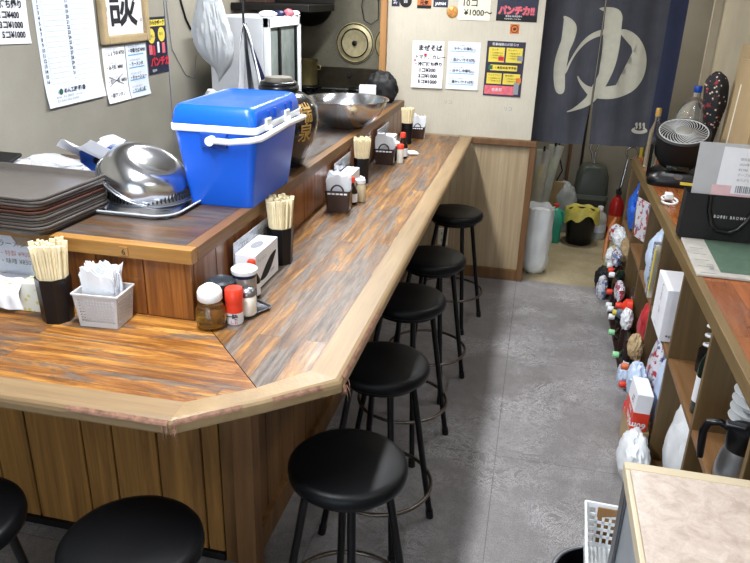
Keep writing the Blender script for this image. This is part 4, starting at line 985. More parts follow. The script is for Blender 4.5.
poster('handwritten_notice', 'white notice reading ten for one thousand at the top of the far wall', 'notice', FY(-.535, YW, 1.82, R(0)), .192, .165, 'paper_cream',
       [('10コ', .02, -.085, .050, 'ink', 'LEFT', .0006), ('¥1000〜', .035, -.138, .048, 'ink', 'LEFT', .0006)], curl=.003)
cn = thing('gold_ornament', 'round gold paper ornament between the stickers and the ten-piece notice', 'ornament', (-.571, YW, 1.697), rot=(PI/2, 0, 0))
obj('disc', lathe(B(), [(.001, .006), (.022, .005), (.034, .002), (.036, 0)], 24, capb=False), 'gold', cn, smooth=50)
b = B()
for k in range(5):
    a = k*1.26; bx = box(B(), .004, .028, -.003, .003, .004, .009); xf(bx, RZ(a)); tm = bpy.data.meshes.new('t'); bx.to_mesh(tm); bx.free(); b.from_mesh(tm)
obj('petal', b, 'ink_orange', cn)
so = poster('round_sticker', 'small orange square sticker with a ring above the purple poster', 'sticker', FY(-.215, YW, 1.642), .055, .055, 'ink_orange', [('印', .019, -.036, .018, 'ink', 'LEFT', .001)], curl=0)
obj('ring_mark', tube(B(), [(.0275+.021*math.cos(2*PI*k/24), -.002, -.0275+.021*math.sin(2*PI*k/24)) for k in range(24)], .002, 5, closed=True), 'ink', so)
for k, (x, z, w, h, m, lb, tx, tc) in enumerate(((-.95, 1.80, .050, .082, 'poster_navy', 'small navy sticker, leftmost in the sticker row at the top of the far wall', '祭', 'ink_white'), (-.79, 1.80, .088, .088, 'ink_orange', 'orange and navy sticker in the row at the top of the far wall', '元気', 'poster_navy'), (-.69, 1.80, .09, .078, 'poster_navy', 'wide navy sticker with white lettering, rightmost in the sticker row', 'JAPAN', 'ink_white'))):
    s = poster('sticker', lb, 'sticker', FY(x, YW, z), w, h, m, [(tx, w/2, -.065, .028 if k != 2 else .022, 'ink_white' if k != 1 else 'ink', 'CENTER', .001)], [(0, -.07, w, -.088, 'ink')] if k == 1 else (), curl=0)
rd = thing('round_sticker', 'round black sticker in the row at the top of the far wall', 'sticker', (-.862, YW, 1.752), rot=(PI/2, 0, 0))
obj('disc', lathe(B(), [(.038, 0), (.038, .001)], 32), 'ink', rd); b = text_bm(B(), '旨', .03, T(-.015, -.010, .0018)); obj('lettering', b, 'ink_white', rd)
# faint pencil marks on the wall
for k, (x, z) in enumerate(((-.59, 1.15), (-.21, 1.13))):
    b = text_bm(B(), 'リコ', .028, T(x, YW-.0006, z) @ RX(PI/2)); tag(obj('scratched_mark', b, 'ink_grey'), ['faint scratched mark low on the papered wall, left of two', 'faint scratched mark low on the papered wall beside the curtain'][k], 'mark')

# ------------------------------------------------------------------ noren curtain
YN = 4.76
def wave(x, z): return .010*math.sin(x*21+1)+.006*math.sin(x*47+z*2)+.004*math.sin(z*7)
SLX = lambda z: .328+(.0 if z > 1.2 else 0)
rod = tag(obj('curtain_rod', tube(B(), [(-.1, YN, 2.02), (.99, YN, 2.02)], .011, 12), 'light_trim', smooth=50), 'wooden rod carrying the shop curtain', 'rod')
def noren_mat():
    t = NT('indigo noren cloth'); v = t.coord((1, 1, .12)); a = t.noise(v, 60, 5, .7); b_ = t.noise(t.coord(), 3, 5, .6)
    col = t.ramp(b_, [(.3, srgb('#33353d')), (.7, srgb('#46474f'))]); col = t.mix(.4, col, t.ramp(a, [(.3, (.6, .6, .62, 1)), (.7, (1.15, 1.15, 1.15, 1))]), 'MULTIPLY')
    t.l(col, t.b.inputs['Base Color']); t.b.inputs['Roughness'].default_value = .9; return t.m
M['noren'] = noren_mat(); M['noren_dark'] = P('dark indigo band', '#20273f', .9, var=.1); M['noren_white'] = P('undyed cloth', '#a9a799', .9, var=.08, vs=20)
nr = thing('noren_curtain', 'dark indigo shop curtain with a large white hiragana character', 'curtain', (0, 0, 0))
def panel(x0, x1, ztop, zbot, slit_side, name, mat):
    b = B(); nx = max(4, int((x1-x0)/.012)); ny = 26; g = []
    for j in range(ny+1):
        z = ztop+(zbot-ztop)*j/ny; row = []
        for i in range(nx+1):
            a, c = x0, x1
            if slit_side == 'r': c = x1-.022*max(0, (1.3-z)/.37)-(.002)
            if slit_side == 'l': a = x0+.018*max(0, (1.3-z)/.37)+(.002)
            x = a+(c-a)*i/nx; row.append(b.verts.new((x, YN+wave(x, z), z)))
        g.append(row)
    for j in range(ny):
        for i in range(nx): b.faces.new((g[j][i], g[j+1][i], g[j+1][i+1], g[j][i+1]))
    thick(b, .002); return obj(name, b, mat, nr, smooth=60)
pl = panel(-.075, .328, 2.0, .928, 'r', 'curtain_panel', 'noren'); pr2 = panel(.328, .69, 2.0, .935, 'l', 'curtain_panel', 'noren')
panel(.690, .79, 2.0, .925, None, 'edge_band', 'noren_dark')
glyphs = [
 [(0.085, 1.702), (0.145, 1.682), (0.182, 1.638), (0.176, 1.568), (0.147, 1.482), (0.136, 1.402), (0.148, 1.323), (0.155, 1.251), (0.13, 1.23), (0.096, 1.247), (0.074, 1.335), (0.069, 1.431), (0.092, 1.542), (0.115, 1.612), (0.106, 1.658)],
 [(0.284, 1.744), (0.336, 1.756), (0.406, 1.748), (0.435, 1.707), (0.434, 1.662), (0.443, 1.572), (0.438, 1.433), (0.402, 1.305), (0.352, 1.205), (0.279, 1.151), (0.16, 1.121), (0.229, 1.157), (0.286, 1.217), (0.318, 1.276), (0.351, 1.381), (0.36, 1.507), (0.352, 1.629), (0.336, 1.704), (0.328, 1.73)],
 [(0.433, 1.64), (0.51, 1.62), (0.572, 1.562), (0.612, 1.48), (0.617, 1.379), (0.584, 1.299), (0.521, 1.247), (0.43, 1.221), (0.358, 1.218), (0.341, 1.229), (0.356, 1.289), (0.411, 1.297), (0.479, 1.317), (0.526, 1.367), (0.541, 1.438), (0.523, 1.514), (0.486, 1.574), (0.436, 1.599)],
 [(0.139, 1.383), (0.185, 1.499), (0.231, 1.571), (0.287, 1.614), (0.351, 1.633), (0.353, 1.599), (0.277, 1.573), (0.221, 1.524), (0.175, 1.452), (0.145, 1.347)],
 [(0.216, 1.362), (0.249, 1.316), (0.301, 1.286), (0.364, 1.29), (0.366, 1.219), (0.309, 1.227), (0.263, 1.273), (0.223, 1.327)]]
def smooth_poly(P_, it=2):
    for _ in range(it):
        Q = []
        for k in range(len(P_)):
            a, b = P_[k], P_[(k+1) % len(P_)]; Q += [lerp(a, b, .25), lerp(a, b, .75)]
        P_ = Q
    return P_
def cloth_poly(b, P_, lift):
    f = b.faces.new([b.verts.new((x, 0, z)) for x, z in P_]); return f
def cloth_mark(polys, name, mat, parent, clip=None, lift=.0028):
    b = B()
    for P_ in polys: b.faces.new([b.verts.new((x, 0, z)) for x, z in P_])
    bmesh.ops.triangulate(b, faces=list(b.faces))
    if clip:
        sgn, xc = clip
        bmesh.ops.bisect_plane(b, geom=list(b.verts)+list(b.edges)+list(b.faces), plane_co=(xc, 0, 1.3), plane_no=(sgn, 0, 0), clear_outer=True)
    x = 0.0
    while x < .8:
        x += .012; bmesh.ops.bisect_plane(b, geom=list(b.verts)+list(b.edges)+list(b.faces), plane_co=(x, 0, 0), plane_no=(1, 0, 0))
    for k in range(12): bmesh.ops.bisect_plane(b, geom=list(b.verts)+list(b.edges)+list(b.faces), plane_co=(0, 0, 1.05+k*.065), plane_no=(0, 0, 1))
    for v in b.verts: v.co.y = YN+wave(v.co.x, v.co.z)-lift
    return obj(name, b, mat, parent)
for i, g in enumerate(glyphs):
    S_ = smooth_poly(g)
    lo, hi = min(p[0] for p in g), max(p[0] for p in g)
    if lo < .320: cloth_mark([S_], 'white_character', 'noren_white', pl, (1, .322), .0028+.0003*i)
    if hi > .334: cloth_mark([S_], 'white_character', 'noren_white', pr2, (-1, .334), .0028+.0003*i)
# hot-spring mark
el = [(.637+.046*math.cos(a), 1.045+.020*math.sin(a)) for a in [PI+PI*k/14 for k in range(15)]]
ol = [(.637+.046*math.cos(a), 1.045+.012*math.sin(a)) for a in [2*PI-PI*k/14 for k in range(15)]]
marks = [[(.637+.048*math.cos(2*PI*k/24), 1.040+.022*math.sin(2*PI*k/24)) for k in range(24)]]
marks2 = [[(.637+.030*math.cos(2*PI*k/20), 1.050+.012*math.sin(2*PI*k/20)) for k in range(20)]]
cloth_mark(marks, 'hot_spring_mark', 'noren_white', pr2, None, .0032); cloth_mark(marks2, 'hot_spring_mark', 'noren', pr2, None, .0036)
wv = []
for xc in (.615, .637, .659):
    L1 = []; L2 = []
    for k in range(9):
        u = k/8; z = 1.048+u*.04; x = xc+.005*math.sin(u*6.3); L1.append((x-.0042, z)); L2.append((x+.0042, z))
    wv.append(L1+L2[::-1])
cloth_mark(wv, 'hot_spring_mark', 'noren_white', pr2, None, .0042)

# ------------------------------------------------------------------ right-hand shelf
SX, SZ = .60, .905
sh = thing('storage_shelf', 'long low brown shelf unit with cherry-coloured top along the right wall', 'shelf', (0, 0, 0))
SY0, SY1 = .70, 4.60
obj('shelf_top', box(B(), SX+.030, .998, SY0, SY1, SZ-.03, SZ), 'cherry', sh)
obj('front_lip', box(B(), SX, SX+.030, SY0, SY1, SZ-.048, SZ+.001, .0015, 1), 'shelf_y', sh)
DY = [.72, 1.16, 1.66, 2.17, 2.68, 3.20, 3.67, 4.12, 4.58]
for y in DY: obj('divider', box(B(), SX+.002, .985, y-.011, y+.011, 0, SZ-.048, .001, 1), 'shelf', sh)
obj('back_panel', box(B(), .986, .998, SY0, SY1, 0, SZ-.03), 'shelf', sh)
for a, b_ in zip(DY, DY[1:]):
    obj('inner_shelf', box(B(), SX+.004, .985, a+.0115, b_-.0115, .49, .51), 'shelf_in', sh)
    obj('bottom_board', box(B(), SX+.004, .985, a+.0115, b_-.0115, .02, .04), 'shelf_in', sh)

# things inside the shelf
def place(o, loc, rot=(0, 0, 0)): o.location = loc; o.rotation_euler = rot; return o
# white tall carton standing in the bay between the third and fourth dividers
wb = thing('white_carton', 'tall white carton with small blue printing sticking out of the shelf', 'box', (.665, 2.93, .511))
obj('carton', box(B(), -.08, .06, -.12, .12, 0, .225, .002, 1), 'paper', wb)
b = B(); F_ = T(-.0812, .02, 0) @ RZ(-PI/2) @ RX(PI/2)
for tx, x, z, s in (('C', -.02, .185, .04), ('海', -.02, .16, .022), ('苔', -.02, .14, .02), ('おいしい', -.03, .10, .014), ('国産', -.02, .085, .014), ('・・・', -.03, .055, .018), ('あじわい', -.05, .02, .012)): text_bm(b, tx, s, T(-.0812, -.02, z) @ RZ(-PI/2) @ T(x, 0, 0) @ RX(PI/2))
obj('lettering', b, 'navy', wb)
b = B()
for tx, x, z, s in (('C', -.0, .18, .04), ('の', -.0, .155, .022), ('り', -.0, .13, .02), ('おいしい', -.02, .09, .014), ('国産', -.01, .07, .014), ('あじわい一番', -.05, .02, .012)): text_bm(b, tx, s, T(x-.01, -.1212, z) @ RX(PI/2), bold=.0008)
obj('lettering', b, 'navy', wb)
def bag_at(name, loc, s, m, label, cat='bag', seed=0, amp=.3, fr_=2.3, rot=0):
    o = obj(name, blob(B(), (0, 0, 0), s, amp, fr_, 4, seed), m, loc=loc, rz=rot, smooth=45); tag(o, label, cat); return o
bag_at('plastic_bag', (.705, 2.42, .041), (.10, .19, .43), 'plastic_bag', 'big white plastic bag stuffed low in the shelf below the dark wine bottle', seed=31, amp=.22)
bag_at('plastic_bag', (.66, 2.83, .10), (.05, .09, .33), 'bag_blue', 'pale blue-white bag beneath the white carton in the shelf', seed=33, amp=.25)
bag_at('plastic_bag', (.53, 2.58, .001), (.06, .14, .20), 'plastic_bag', 'white carrier bag on the floor below the red and white box', seed=36, amp=.25)
bag_at('plastic_bag', (.55, 2.93, .20), (.04, .08, .14), 'bag_blue', 'crumpled pale bag resting above the red and white box', seed=37, amp=.35)
o = bpy.data.objects['plastic_bag.003'] if 'plastic_bag.003' in bpy.data.objects else None
# red and white carton with metre marks
rb = thing('paper_roll_carton', 'red and white carton with upside-down metre numbers leaning at the shelf foot', 'box', (.545, 2.80, .14), rot=(0, R(3), R(2))); rb.scale = (.85, .82, .85)
obj('carton', box(B(), -.035, .04, -.115, .075, 0, .20, .002, 1), 'paper', rb)
b = box(B(), -.0362, -.0352, -.116, .076, .0, .10); box(b, -.036, .041, -.1165, -.1155, 0, .10); obj('red_band', b, 'red', rb)
b = B()
Fb = lambda y, z: T(-.0370, y, z) @ RZ(-PI/2) @ RX(PI/2) @ RZ(PI)
text_bm(b, '60m', .060, Fb(-.10, .05), 0, bold=.0015); text_bm(b, '50m', .035, Fb(-.07, .092), 0, bold=.0008)
text_bm(b, '60m', .045, T(.034, -.1175, .045) @ RX(PI/2) @ RZ(PI), 0, bold=.0012); obj('lettering', b, 'ink_white', rb)
b = B(); text_bm(b, '27', .05, Fb(-.07, .16), 0); obj('handwriting', b, 'ink', rb)
# support under the carton: a flat cardboard box
tag(obj('cardboard_box', box(B(), .515, .598, 2.70, 2.90, .0, .138, .003), 'tan_card'), 'small cardboard box on the floor under the red and white carton', 'box')
# lying bottle on inner shelf with white label
lb_ = thing('wine_bottle', 'dark glass bottle with white label standing in the shelf', 'bottle', (.64, 2.40, .547), rot=(0, R(90), R(-12)))
lb_.location = (.640, 2.275, .511); lb_.scale = (.72, .72, .92)
lb_.rotation_euler = (0, 0, 0)
lath('bottle_body', [(.034, 0), (.037, .004), (.037, .19), (.03, .215), (.015, .245), (.014, .29)], 'dark_glass', lb_)
lath('paper_label', [(.0374, .05), (.0374, .15)], 'paper', lb_)
lath('cap', [(.0155, .27), (.0155, .30), (.001, .302)], 'black_plastic', lb_)
# coiled plates / bowls standing stacked
def plate_bm(r): return lathe(B(), [(.001, 0), (r*.55, 0), (r*.6, .004), (r*.98, .024), (r, .028), (r*.97, .028), (r*.58, .008), (.001, .005)], 40, capb=False, capt=False)
pb = None
for k in range(6):
    if pb is None: o = pb = obj('white_plate', plate_bm(.085), 'white', smooth=45)
    else: o = pb.copy(); COL.objects.link(o)
    o.location = (.89, 1.80, .512+k*.014); o.rotation_euler = (0, 0, 0)
    tag(o, 'white plate in the stack behind the thermos jug in the shelf', 'plate', 'plates behind the thermos')
pb2 = None
for k in range(8):
    o = pb.copy(); COL.objects.link(o); o.location = (.72, 1.98+.0, .512+k*.014) if False else (.70, 2.0, .60+k*.022)
    bpy.data.objects.remove(o)
for k in range(7):
    o = pb.copy(); COL.objects.link(o); o.location = (.745, 2.075, .6+k*.030); o.scale = (.85, .85, 1.0)
    tag(o, 'white bowl in the nested stack above the thermos in the shelf', 'bowl', 'nested bowls above the thermos')
tag(obj('wooden_crate', box(B(), .70, .79, 2.03, 2.12, .511, .599, .003), 'shelf_in'), 'small wooden box under the nested bowls in the shelf', 'box')
# white spiral racks seen through the bay
b = B(); 
pts = [(.73+.030*math.cos(k*.5), 2.59+.030*math.sin(k*.5), .602+k*.0030) for k in range(70)]
tube(b, pts, .006, 6); tag(obj('white_coil', b, 'white', smooth=50), 'white coiled tube standing deep in the shelf', 'coil')
tag(obj('coil_stand', lathe(B(), [(.045, 0), (.045, .085)], 24, cx=.73, cy=2.59, z=.511), 'black_plastic'), 'black tub under the white coil in the shelf', 'tub')
# thermos jug
th = thing('thermos_jug', 'steel thermos jug with black lid and handle in the shelf', 'jug', (.645, 1.79, .511), R(200))
lath('jug_body', [(.060, 0), (.064, .004), (.064, .06), (.058, .10), (.047, .135), (.044, .14)], P('brushed steel', '#b4b8bd', .3, .9, var=.1), th, seg=40)
lath('jug_base', [(.0655, .0), (.0655, .012)], 'black_plastic', th, seg=40)
lath('jug_collar', [(.0485, .13), (.052, .15), (.052, .195), (.048, .205), (.001, .206)], 'black_plastic', th, seg=40)
obj('spout', prism(B(), [(-.05, -.018), (-.078, 0), (-.05, .018)], .178, .205, 0), 'black_plastic', th)
obj('handle', tube(B(), [(.040, 0, .190), (.075, 0, .205), (.105, 0, .195), (.115, 0, .16), (.112, 0, .10), (.108, 0, .06)], [.012, .013, .013, .013, .012, .010], 12), 'black_plastic', th, smooth=50)
obj('thumb_lever', box(B(), .0, .06, -.014, .014, .203, .216, .005), 'steel_d', th)
th.rotation_euler.z = R(165)
th.location = (.672, 1.90, .511); th.scale = (.92, .92, .88)

# upper far bays: papers, bags
def flat_sheet(name, x, y, z, w, h, rz, tilt, m, label, cat, t=.003, texts=None, rolled=0):
    bm = sheet(B(), w, h, 6, 6, (lambda u, v: (0, rolled*math.sin(u*PI), 0)) if rolled else None); thick(bm, t)
    o = obj(name, bm, m, smooth=50); o.matrix_world = T(x, y, z) @ RZ(rz) @ RX(tilt); tag(o, label, cat); return o
def patches(name, base, c2, c3, sc):
    t = NT(name); a = t.noise(t.coord(), sc, 3, .5); b_ = t.noise(t.coord(loc=(3, 1, 2)), sc*1.4, 3, .5)
    col = t.mix(t.ramp(a, [(.54, (0, 0, 0, 1)), (.56, (1, 1, 1, 1))]), srgb(base), srgb(c2)); col = t.mix(t.ramp(b_, [(.60, (0, 0, 0, 1)), (.62, (1, 1, 1, 1))]), col, srgb(c3))
    t.l(col, t.b.inputs['Base Color']); t.b.inputs['Roughness'].default_value = .4; t.bump(t.noise(t.coord(), 30, 4), .4, .004); return t.m
M['newsprint'] = patches('printed leaflet', '#ccccd4', '#a83a40', '#5f6c9a', 26); M['newsprint2'] = patches('blue printed leaflet', '#c6cbd6', '#6f7fa6', '#8a5a4a', 30)
flat_sheet('leaflet', .585, 4.02, .80, .28, .22, R(-70), R(4), 'newsprint', 'printed leaflet with red marks standing in the far shelf bay', 'leaflet', .01)
bag_at('plastic_bag', (.66, 4.35, .52), (.07, .13, .28), P('blue bag plastic', '#2a5fc4', .3, var=.4, vs=12, bump=.5, bs=30), 'blue plastic bag bulging out of the farthest shelf bay', seed=41, amp=.35)
bag_at('plastic_bag', (.645, 4.35, .30), (.06, .12, .17), 'tan_card', 'brown paper bag below the blue one in the farthest bay', seed=42)
bag_at('plastic_bag', (.66, 3.42, .511), (.075, .13, .30), 'bag_blue', 'clear-white film packet in the shelf left of the clear sleeve stack', seed=43, amp=.3)
bag_at('plastic_bag', (.70, 3.80, .511), (.05, .07, .22), 'plastic_bag', 'white printed bag in the middle shelf bay beside the leaflet', seed=44, amp=.3)
for k, (y, w, m, lb) in enumerate(((3.245, .22, 'paper_cream', 'yellow-edged folder standing in the shelf'), (3.28, .2, 'clear', 'clear plastic sleeve beside the yellow-edged folder'), (3.31, .2, 'newsprint2', 'blue printed leaflet behind the clear sleeve'))):
    flat_sheet('paper_folder', .592, y+.02, .512+.26, w, .255, R(6), 0, m, lb, 'folder', .006)
tag(obj('yellow_strip', box(B(), .588, .5915, 3.238, 3.262, .56, .76), 'ink_yellow'), 'yellow strip along the spine of the folder in the shelf', 'strip')
bag_at('snack_packet', (.65, 3.02, .06), (.045, .12, .36), 'newsprint', 'red and white snack packet low in the shelf, left of the divider', seed=46, amp=.15)
bag_at('snack_packet', (.645, 3.42, .20), (.04, .12, .22), P('red snack bag', '#b8333a', .35, var=.5, vs=10), 'red and black snack packet low in the middle shelf bay', seed=47, amp=.2)
tag(obj('cardboard_box', box(B(), .62, .80, 3.3, 3.56, .041, .198, .003), 'tan_card'), 'cardboard box under the red snack packet', 'box')
bag_at('cloth_bundle', (.655, 3.88, .041), (.05, .12, .3), 'brown_plastic', 'dark brown cloth bundle low in the shelf', 'cloth', seed=48)
# clutter on the floor along the shelf foot: a crate holding sideways bottles
cr = thing('bottle_crate', 'dark crate of sideways bottles along the foot of the shelf', 'crate', (0, 0, 0))
b = B()
CY0, CY1 = 3.45, 4.25
box(b, .56, .598, CY0, CY1, 0, .012); box(b, .585, .598, CY0, CY1, .012, .20)
for k in range(5):
    y = CY0+(CY1-CY0)*k/4; box(b, .562, .585, y-.003, y+.003, .012, .20)
obj('crate_frame', b, 'dark_brown', cr)
caps = [(4.28, .30, 'white', 'white'), (4.20, .30, 'red', 'red'), (4.12, .30, 'white', 'white'), (4.10, .20, 'red', 'red'), (4.04, .14, 'white', 'white'), (3.95, .155, 'white', 'white'), (3.85, .15, 'white', 'white'), (3.75, .10, 'green_cap', 'pale green'), (3.48, .10, 'green_cap', 'pale green'), (3.16, .20, 'orange_wood', 'orange'), (3.13, .12, 'red', 'red'), (3.66, .30, 'red', 'dark red')]
where_ = ['farthest from the camera', 'second farthest', 'third farthest', 'just below the third farthest', 'middle of the row', 'below the middle of the row', 'left of the grey funnel', 'below the grey funnel', 'alone near the aisle floor', 'beside the red and white carton', 'lowest, by the red and white carton', 'large, beside the grey funnel']
for k, ((y, z, m, cn_), wr) in enumerate(zip(caps, where_)):
    q = thing('sauce_bottle', 'bottle lying sideways with %s cap, %s' % (cn_, wr), 'bottle', (.597, y, z), rot=(0, R(-90), 0), group='bottles lying along the shelf foot')
    r_ = .033 if k != 11 else .04
    lath('bottle_body', [(r_, .0), (r_, .03), (.014, .048), (.013, .06)], ['black_plastic', 'soy', 'dark_glass'][k % 3] if k != 11 else 'red', q, seg=20)
    lath('cap', [(.0155, .05), (.0165, .053), (.0165, .078), (.014, .081)], m, q, seg=20)
fn = thing('funnel', 'grey plastic funnel with yellow collar among the bottle caps', 'funnel', (.597, 3.76, .215), rot=(0, R(-90), 0))
lath('funnel_cone', [(.052, 0), (.050, .004), (.022, .05), (.016, .06)], P('grey blue plastic', '#596273', .4, var=.05), fn); lath('collar', [(.017, .058), (.017, .075)], 'ink_yellow', fn)
bag_at('cloth_bundle', (.60, 4.72, .09), (.055, .10, .20), P('olive cloth', '#a9a878', .8, var=.2, vs=20), 'pale green cloth bundle at the far foot of the shelf', 'cloth', seed=51)
bag_at('plastic_bag', (.69, 4.92, .001), (.06, .10, .42), 'newsprint2', 'white and blue printed bag at the far end of the shelf', seed=52, amp=.3)
bag_at('cloth_bundle', (.565, 4.66, .001), (.07, .09, .16), 'black_matte', 'black cloth on the floor at the far end of the shelf', 'cloth', seed=53)
bag_at('snack_packet', (.535, 4.50, .001), (.035, .06, .15), 'newsprint2', 'small blue and white packet at the far shelf foot', seed=54, amp=.3)
bag_at('plastic_bag', (.575, 4.40, .22), (.03, .07, .12), 'plastic_bag', 'small crumpled white bag above the farthest bottle caps', seed=91, amp=.4)
bag_at('snack_packet', (.57, 3.98, .215), (.028, .09, .10), 'newsprint', 'red-dotted white packet lying on the bottle crate', seed=92, amp=.3)
bag_at('plastic_bag', (.57, 3.35, .001), (.035, .07, .12), 'bag_blue', 'crumpled pale bag on the floor between the green and orange caps', seed=93, amp=.4)
bag_at('snack_packet', (.565, 3.02, .001), (.03, .07, .10), 'ink_red', 'small red packet on the floor under the orange cap', seed=94, amp=.3)
for k, (x, y, z, sx_, m, nm_, lb) in enumerate(((.575, 4.60, .20, .04, 'plastic_bag', 'plastic_bag', 'small white bag at the top of the heap by the far shelf end'), (.60, 4.80, .30, .04, 'newsprint', 'snack_packet', 'red and white packet hanging off the far shelf end'), (.555, 4.22, .33, .03, 'newsprint2', 'snack_packet', 'blue printed packet above the far bottle caps'), (.575, 3.60, .205, .03, 'plastic_bag', 'plastic_bag', 'crumpled white bag right of the grey funnel'), (.57, 3.20, .24, .035, 'tan_card', 'paper_bag', 'small brown paper bag above the orange cap'), (.60, 4.52, .36, .05, 'plastic_bag', 'plastic_bag', 'white bag under the blue bag in the farthest bay'))):
    bag_at(nm_, (x, y, z), (sx_, sx_*1.8, .11), m, lb, seed=100+k, amp=.4)
fnn = obj('curved_handle', tube(B(), [(.55, 4.78, .16), (.56, 4.86, .26), (.585, 4.93, .36), (.61, 4.98, .40)], [.012, .018, .018, .012], 10), P('orange brown wood', '#9a5f34', .5, var=.2), smooth=50); tag(fnn, 'curved orange-brown handle leaning at the far shelf end', 'handle')

# on top of the shelf: fan
fa = thing('desk_fan', 'black circulator fan facing up on the shelf top', 'fan', (.745, 3.96, SZ+.001), R(-8))
obj('fan_base', loft(B(), [rl(.27, .22, .05, 0), rl(.28, .23, .055, .02), rl(.27, .22, .055, .05), rl(.22, .18, .05, .075)], True, True), 'black_plastic', fa, smooth=40)
b = B()
for sx in (-1, 1): prism(b, [(sx*.128, -.05), (sx*.145, -.04), (sx*.145, .05), (sx*.128, .05)][::sx], .03, .20)
obj('fan_bracket', b, 'black_plastic', fa)
hdk = []
hdf = obj('fan_housing', lathe(B(), [(.07, .09), (.10, .105), (.122, .15), (.128, .24), (.133, .262), (.135, .275), (.128, .282), (.118, .280), (.116, .20), (.001, .19)], 56, capt=False), 'black_matte', fa, smooth=40)
b = B()
tube(b, ring(.040, .284, 30), .0025, 6, closed=True); tube(b, ring(.118, .281, 48), .003, 6, closed=True)
for k in range(30):
    a0 = 2*PI*k/30; pts = [((.04+.078*u)*math.cos(a0+u*.95), (.04+.078*u)*math.sin(a0+u*.95), .284-.003*u) for u in (0, .2, .4, .6, .8, 1)]
    tube(b, pts, .0021, 5)
obj('fan_grille', b, P('grey grille', '#b5b6b6', .4, .2, var=.05), fa)
obj('fan_hub', lathe(B(), [(.041, .279), (.041, .287), (.034, .292), (.001, .293)], 32), P('grey hub', '#85857f', .4, .2, var=.1), fa, smooth=40)
b = B()
for k in range(5):
    a0 = 2*PI*k/5; v = [(.03*math.cos(a0), .03*math.sin(a0), .235), (.11*math.cos(a0-.1), .11*math.sin(a0-.1), .23), (.11*math.cos(a0+.6), .11*math.sin(a0+.6), .255), (.03*math.cos(a0+.6), .03*math.sin(a0+.6), .255)]
    b.faces.new([b.verts.new(p) for p in v])
thick(b, .003); obj('fan_blade', b, 'black_matte', fa)
b = box(B(), -.03, .03, -.118, -.113, .032, .047, .001); xf(b, T(.055, .002, -.012)); lb1 = obj('sticker', b, 'ink_yellow', fa)
b = lathe(B(), [(.022, 0), (.022, .002)], 24, sy=.6); xf(b, T(.01, -.116, .058) @ RX(PI/2)); obj('brand_badge', b, 'steel_d', fa)
b = box(B(), -.055, .055, -.108, -.102, .088, .112, .003); obj('control_strip', b, 'dark_glass', fa)
fh = T(0, 0, .19) @ RX(R(22)) @ T(0, 0, -.185)
for c_ in [o for o in bpy.data.objects if o.parent == fa and o.name.split('.')[0] in ('fan_housing', 'fan_grille', 'fan_hub', 'fan_blade')]: c_.matrix_local = fh
# water bottle behind
wbt = thing('water_bottle', 'large clear water bottle with blue cap behind the fan', 'bottle', (.855, 4.36, SZ+.001))
lath('bottle_body', [(.075, 0), (.088, .01), (.09, .10), (.085, .12), (.09, .14), (.09, .27), (.085, .31), (.06, .365), (.028, .395), (.02, .40), (.02, .43)], 'pet', wbt, seg=40)
lath('cap', [(.021, .428), (.022, .43), (.022, .46), (.02, .463)], 'blue2', wbt)
b = B()
for z in (.16, .19, .22, .25, .28): tube(b, ring(.0905, z, 40), .002, 6, closed=True)
obj('grip_rib', b, 'pet', wbt)
sk = thing('sake_bottle', 'slim glass bottle with gold cap left of the fan', 'bottle', (.665, 4.33, SZ+.001))
lath('bottle_body', [(.035, 0), (.037, .005), (.037, .20), (.015, .26), (.014, .30)], 'glass', sk); lath('cap', [(.016, .29), (.016, .33), (.014, .335)], 'gold', sk)
# plastic-wrapped things, cloth and cardboard at right wall
bag_at('plastic_bag', (.955, 4.53, SZ+.001), (.035, .05, .36), 'clear', 'clear plastic bag standing between water bottle and flowery cloth', seed=61, amp=.2)
fl = NT('floral cloth'); s = fl.n('ShaderNodeTexVoronoi'); s.inputs['Scale'].default_value = 45; fl.l(fl.coord(), s.inputs['Vector'])
nn = fl.noise(fl.coord(), 35, 4, .6)
c1 = fl.ramp(s.outputs['Distance'], [(.18, srgb('#c9b9a0')), (.26, srgb('#15151c'))]); c2 = fl.ramp(nn, [(.60, (0, 0, 0, 1)), (.64, (1, 1, 1, 1))])
fl.l(fl.mix(c2, c1, srgb('#8c2430')), fl.b.inputs['Base Color']); fl.b.inputs['Roughness'].default_value = .8; M['floral'] = fl.m
fc = thing('floral_bundle', 'black floral cloth bundle tied round a stick by the cardboard', 'cloth', (.925, 4.16, SZ+.001), rot=(0, R(-3), 0))
b = B(); rows = []
for k in range(18):
    u = k/17; z = .14+u*.42; rad = .024+.034*min(1, max(0, (u-.15)/.45)) if u < .8 else .058*math.sqrt(max(.02, 1-((u-.8)/.2)**2*.95))
    rows.append([(rad*math.cos(2*PI*j/22)*(1+.14*math.sin(3*2*PI*j/22+u*4)), rad*math.sin(2*PI*j/22)*(1+.14*math.sin(5*2*PI*j/22+u*3)), z) for j in range(22)])
loft(b, rows); obj('cloth_cover', b, 'floral', fc, smooth=60)
obj('stick', tube(B(), [(0, 0, 0), (0, 0, .16)], .014, 10), 'tan_card', fc, smooth=50)
cbx = thing('cardboard_box', 'flattened brown cardboard box leaning on the right wall', 'box', (.975, 3.96, SZ+.001))
obj('board', xf(box(B(), -.008, .008, -.34, .22, 0, .70, .002), RY(R(2))), 'tan_card', cbx)
obj('board', xf(box(B(), -.024, -.010, -.36, .10, 0, .64, .002), RY(R(2))), 'tan_card', cbx)
obj('tape_strip', xf(box(B(), -.0258, -.0245, -.02, .0, .12, .52), RY(R(2))), 'paper_cream', cbx)
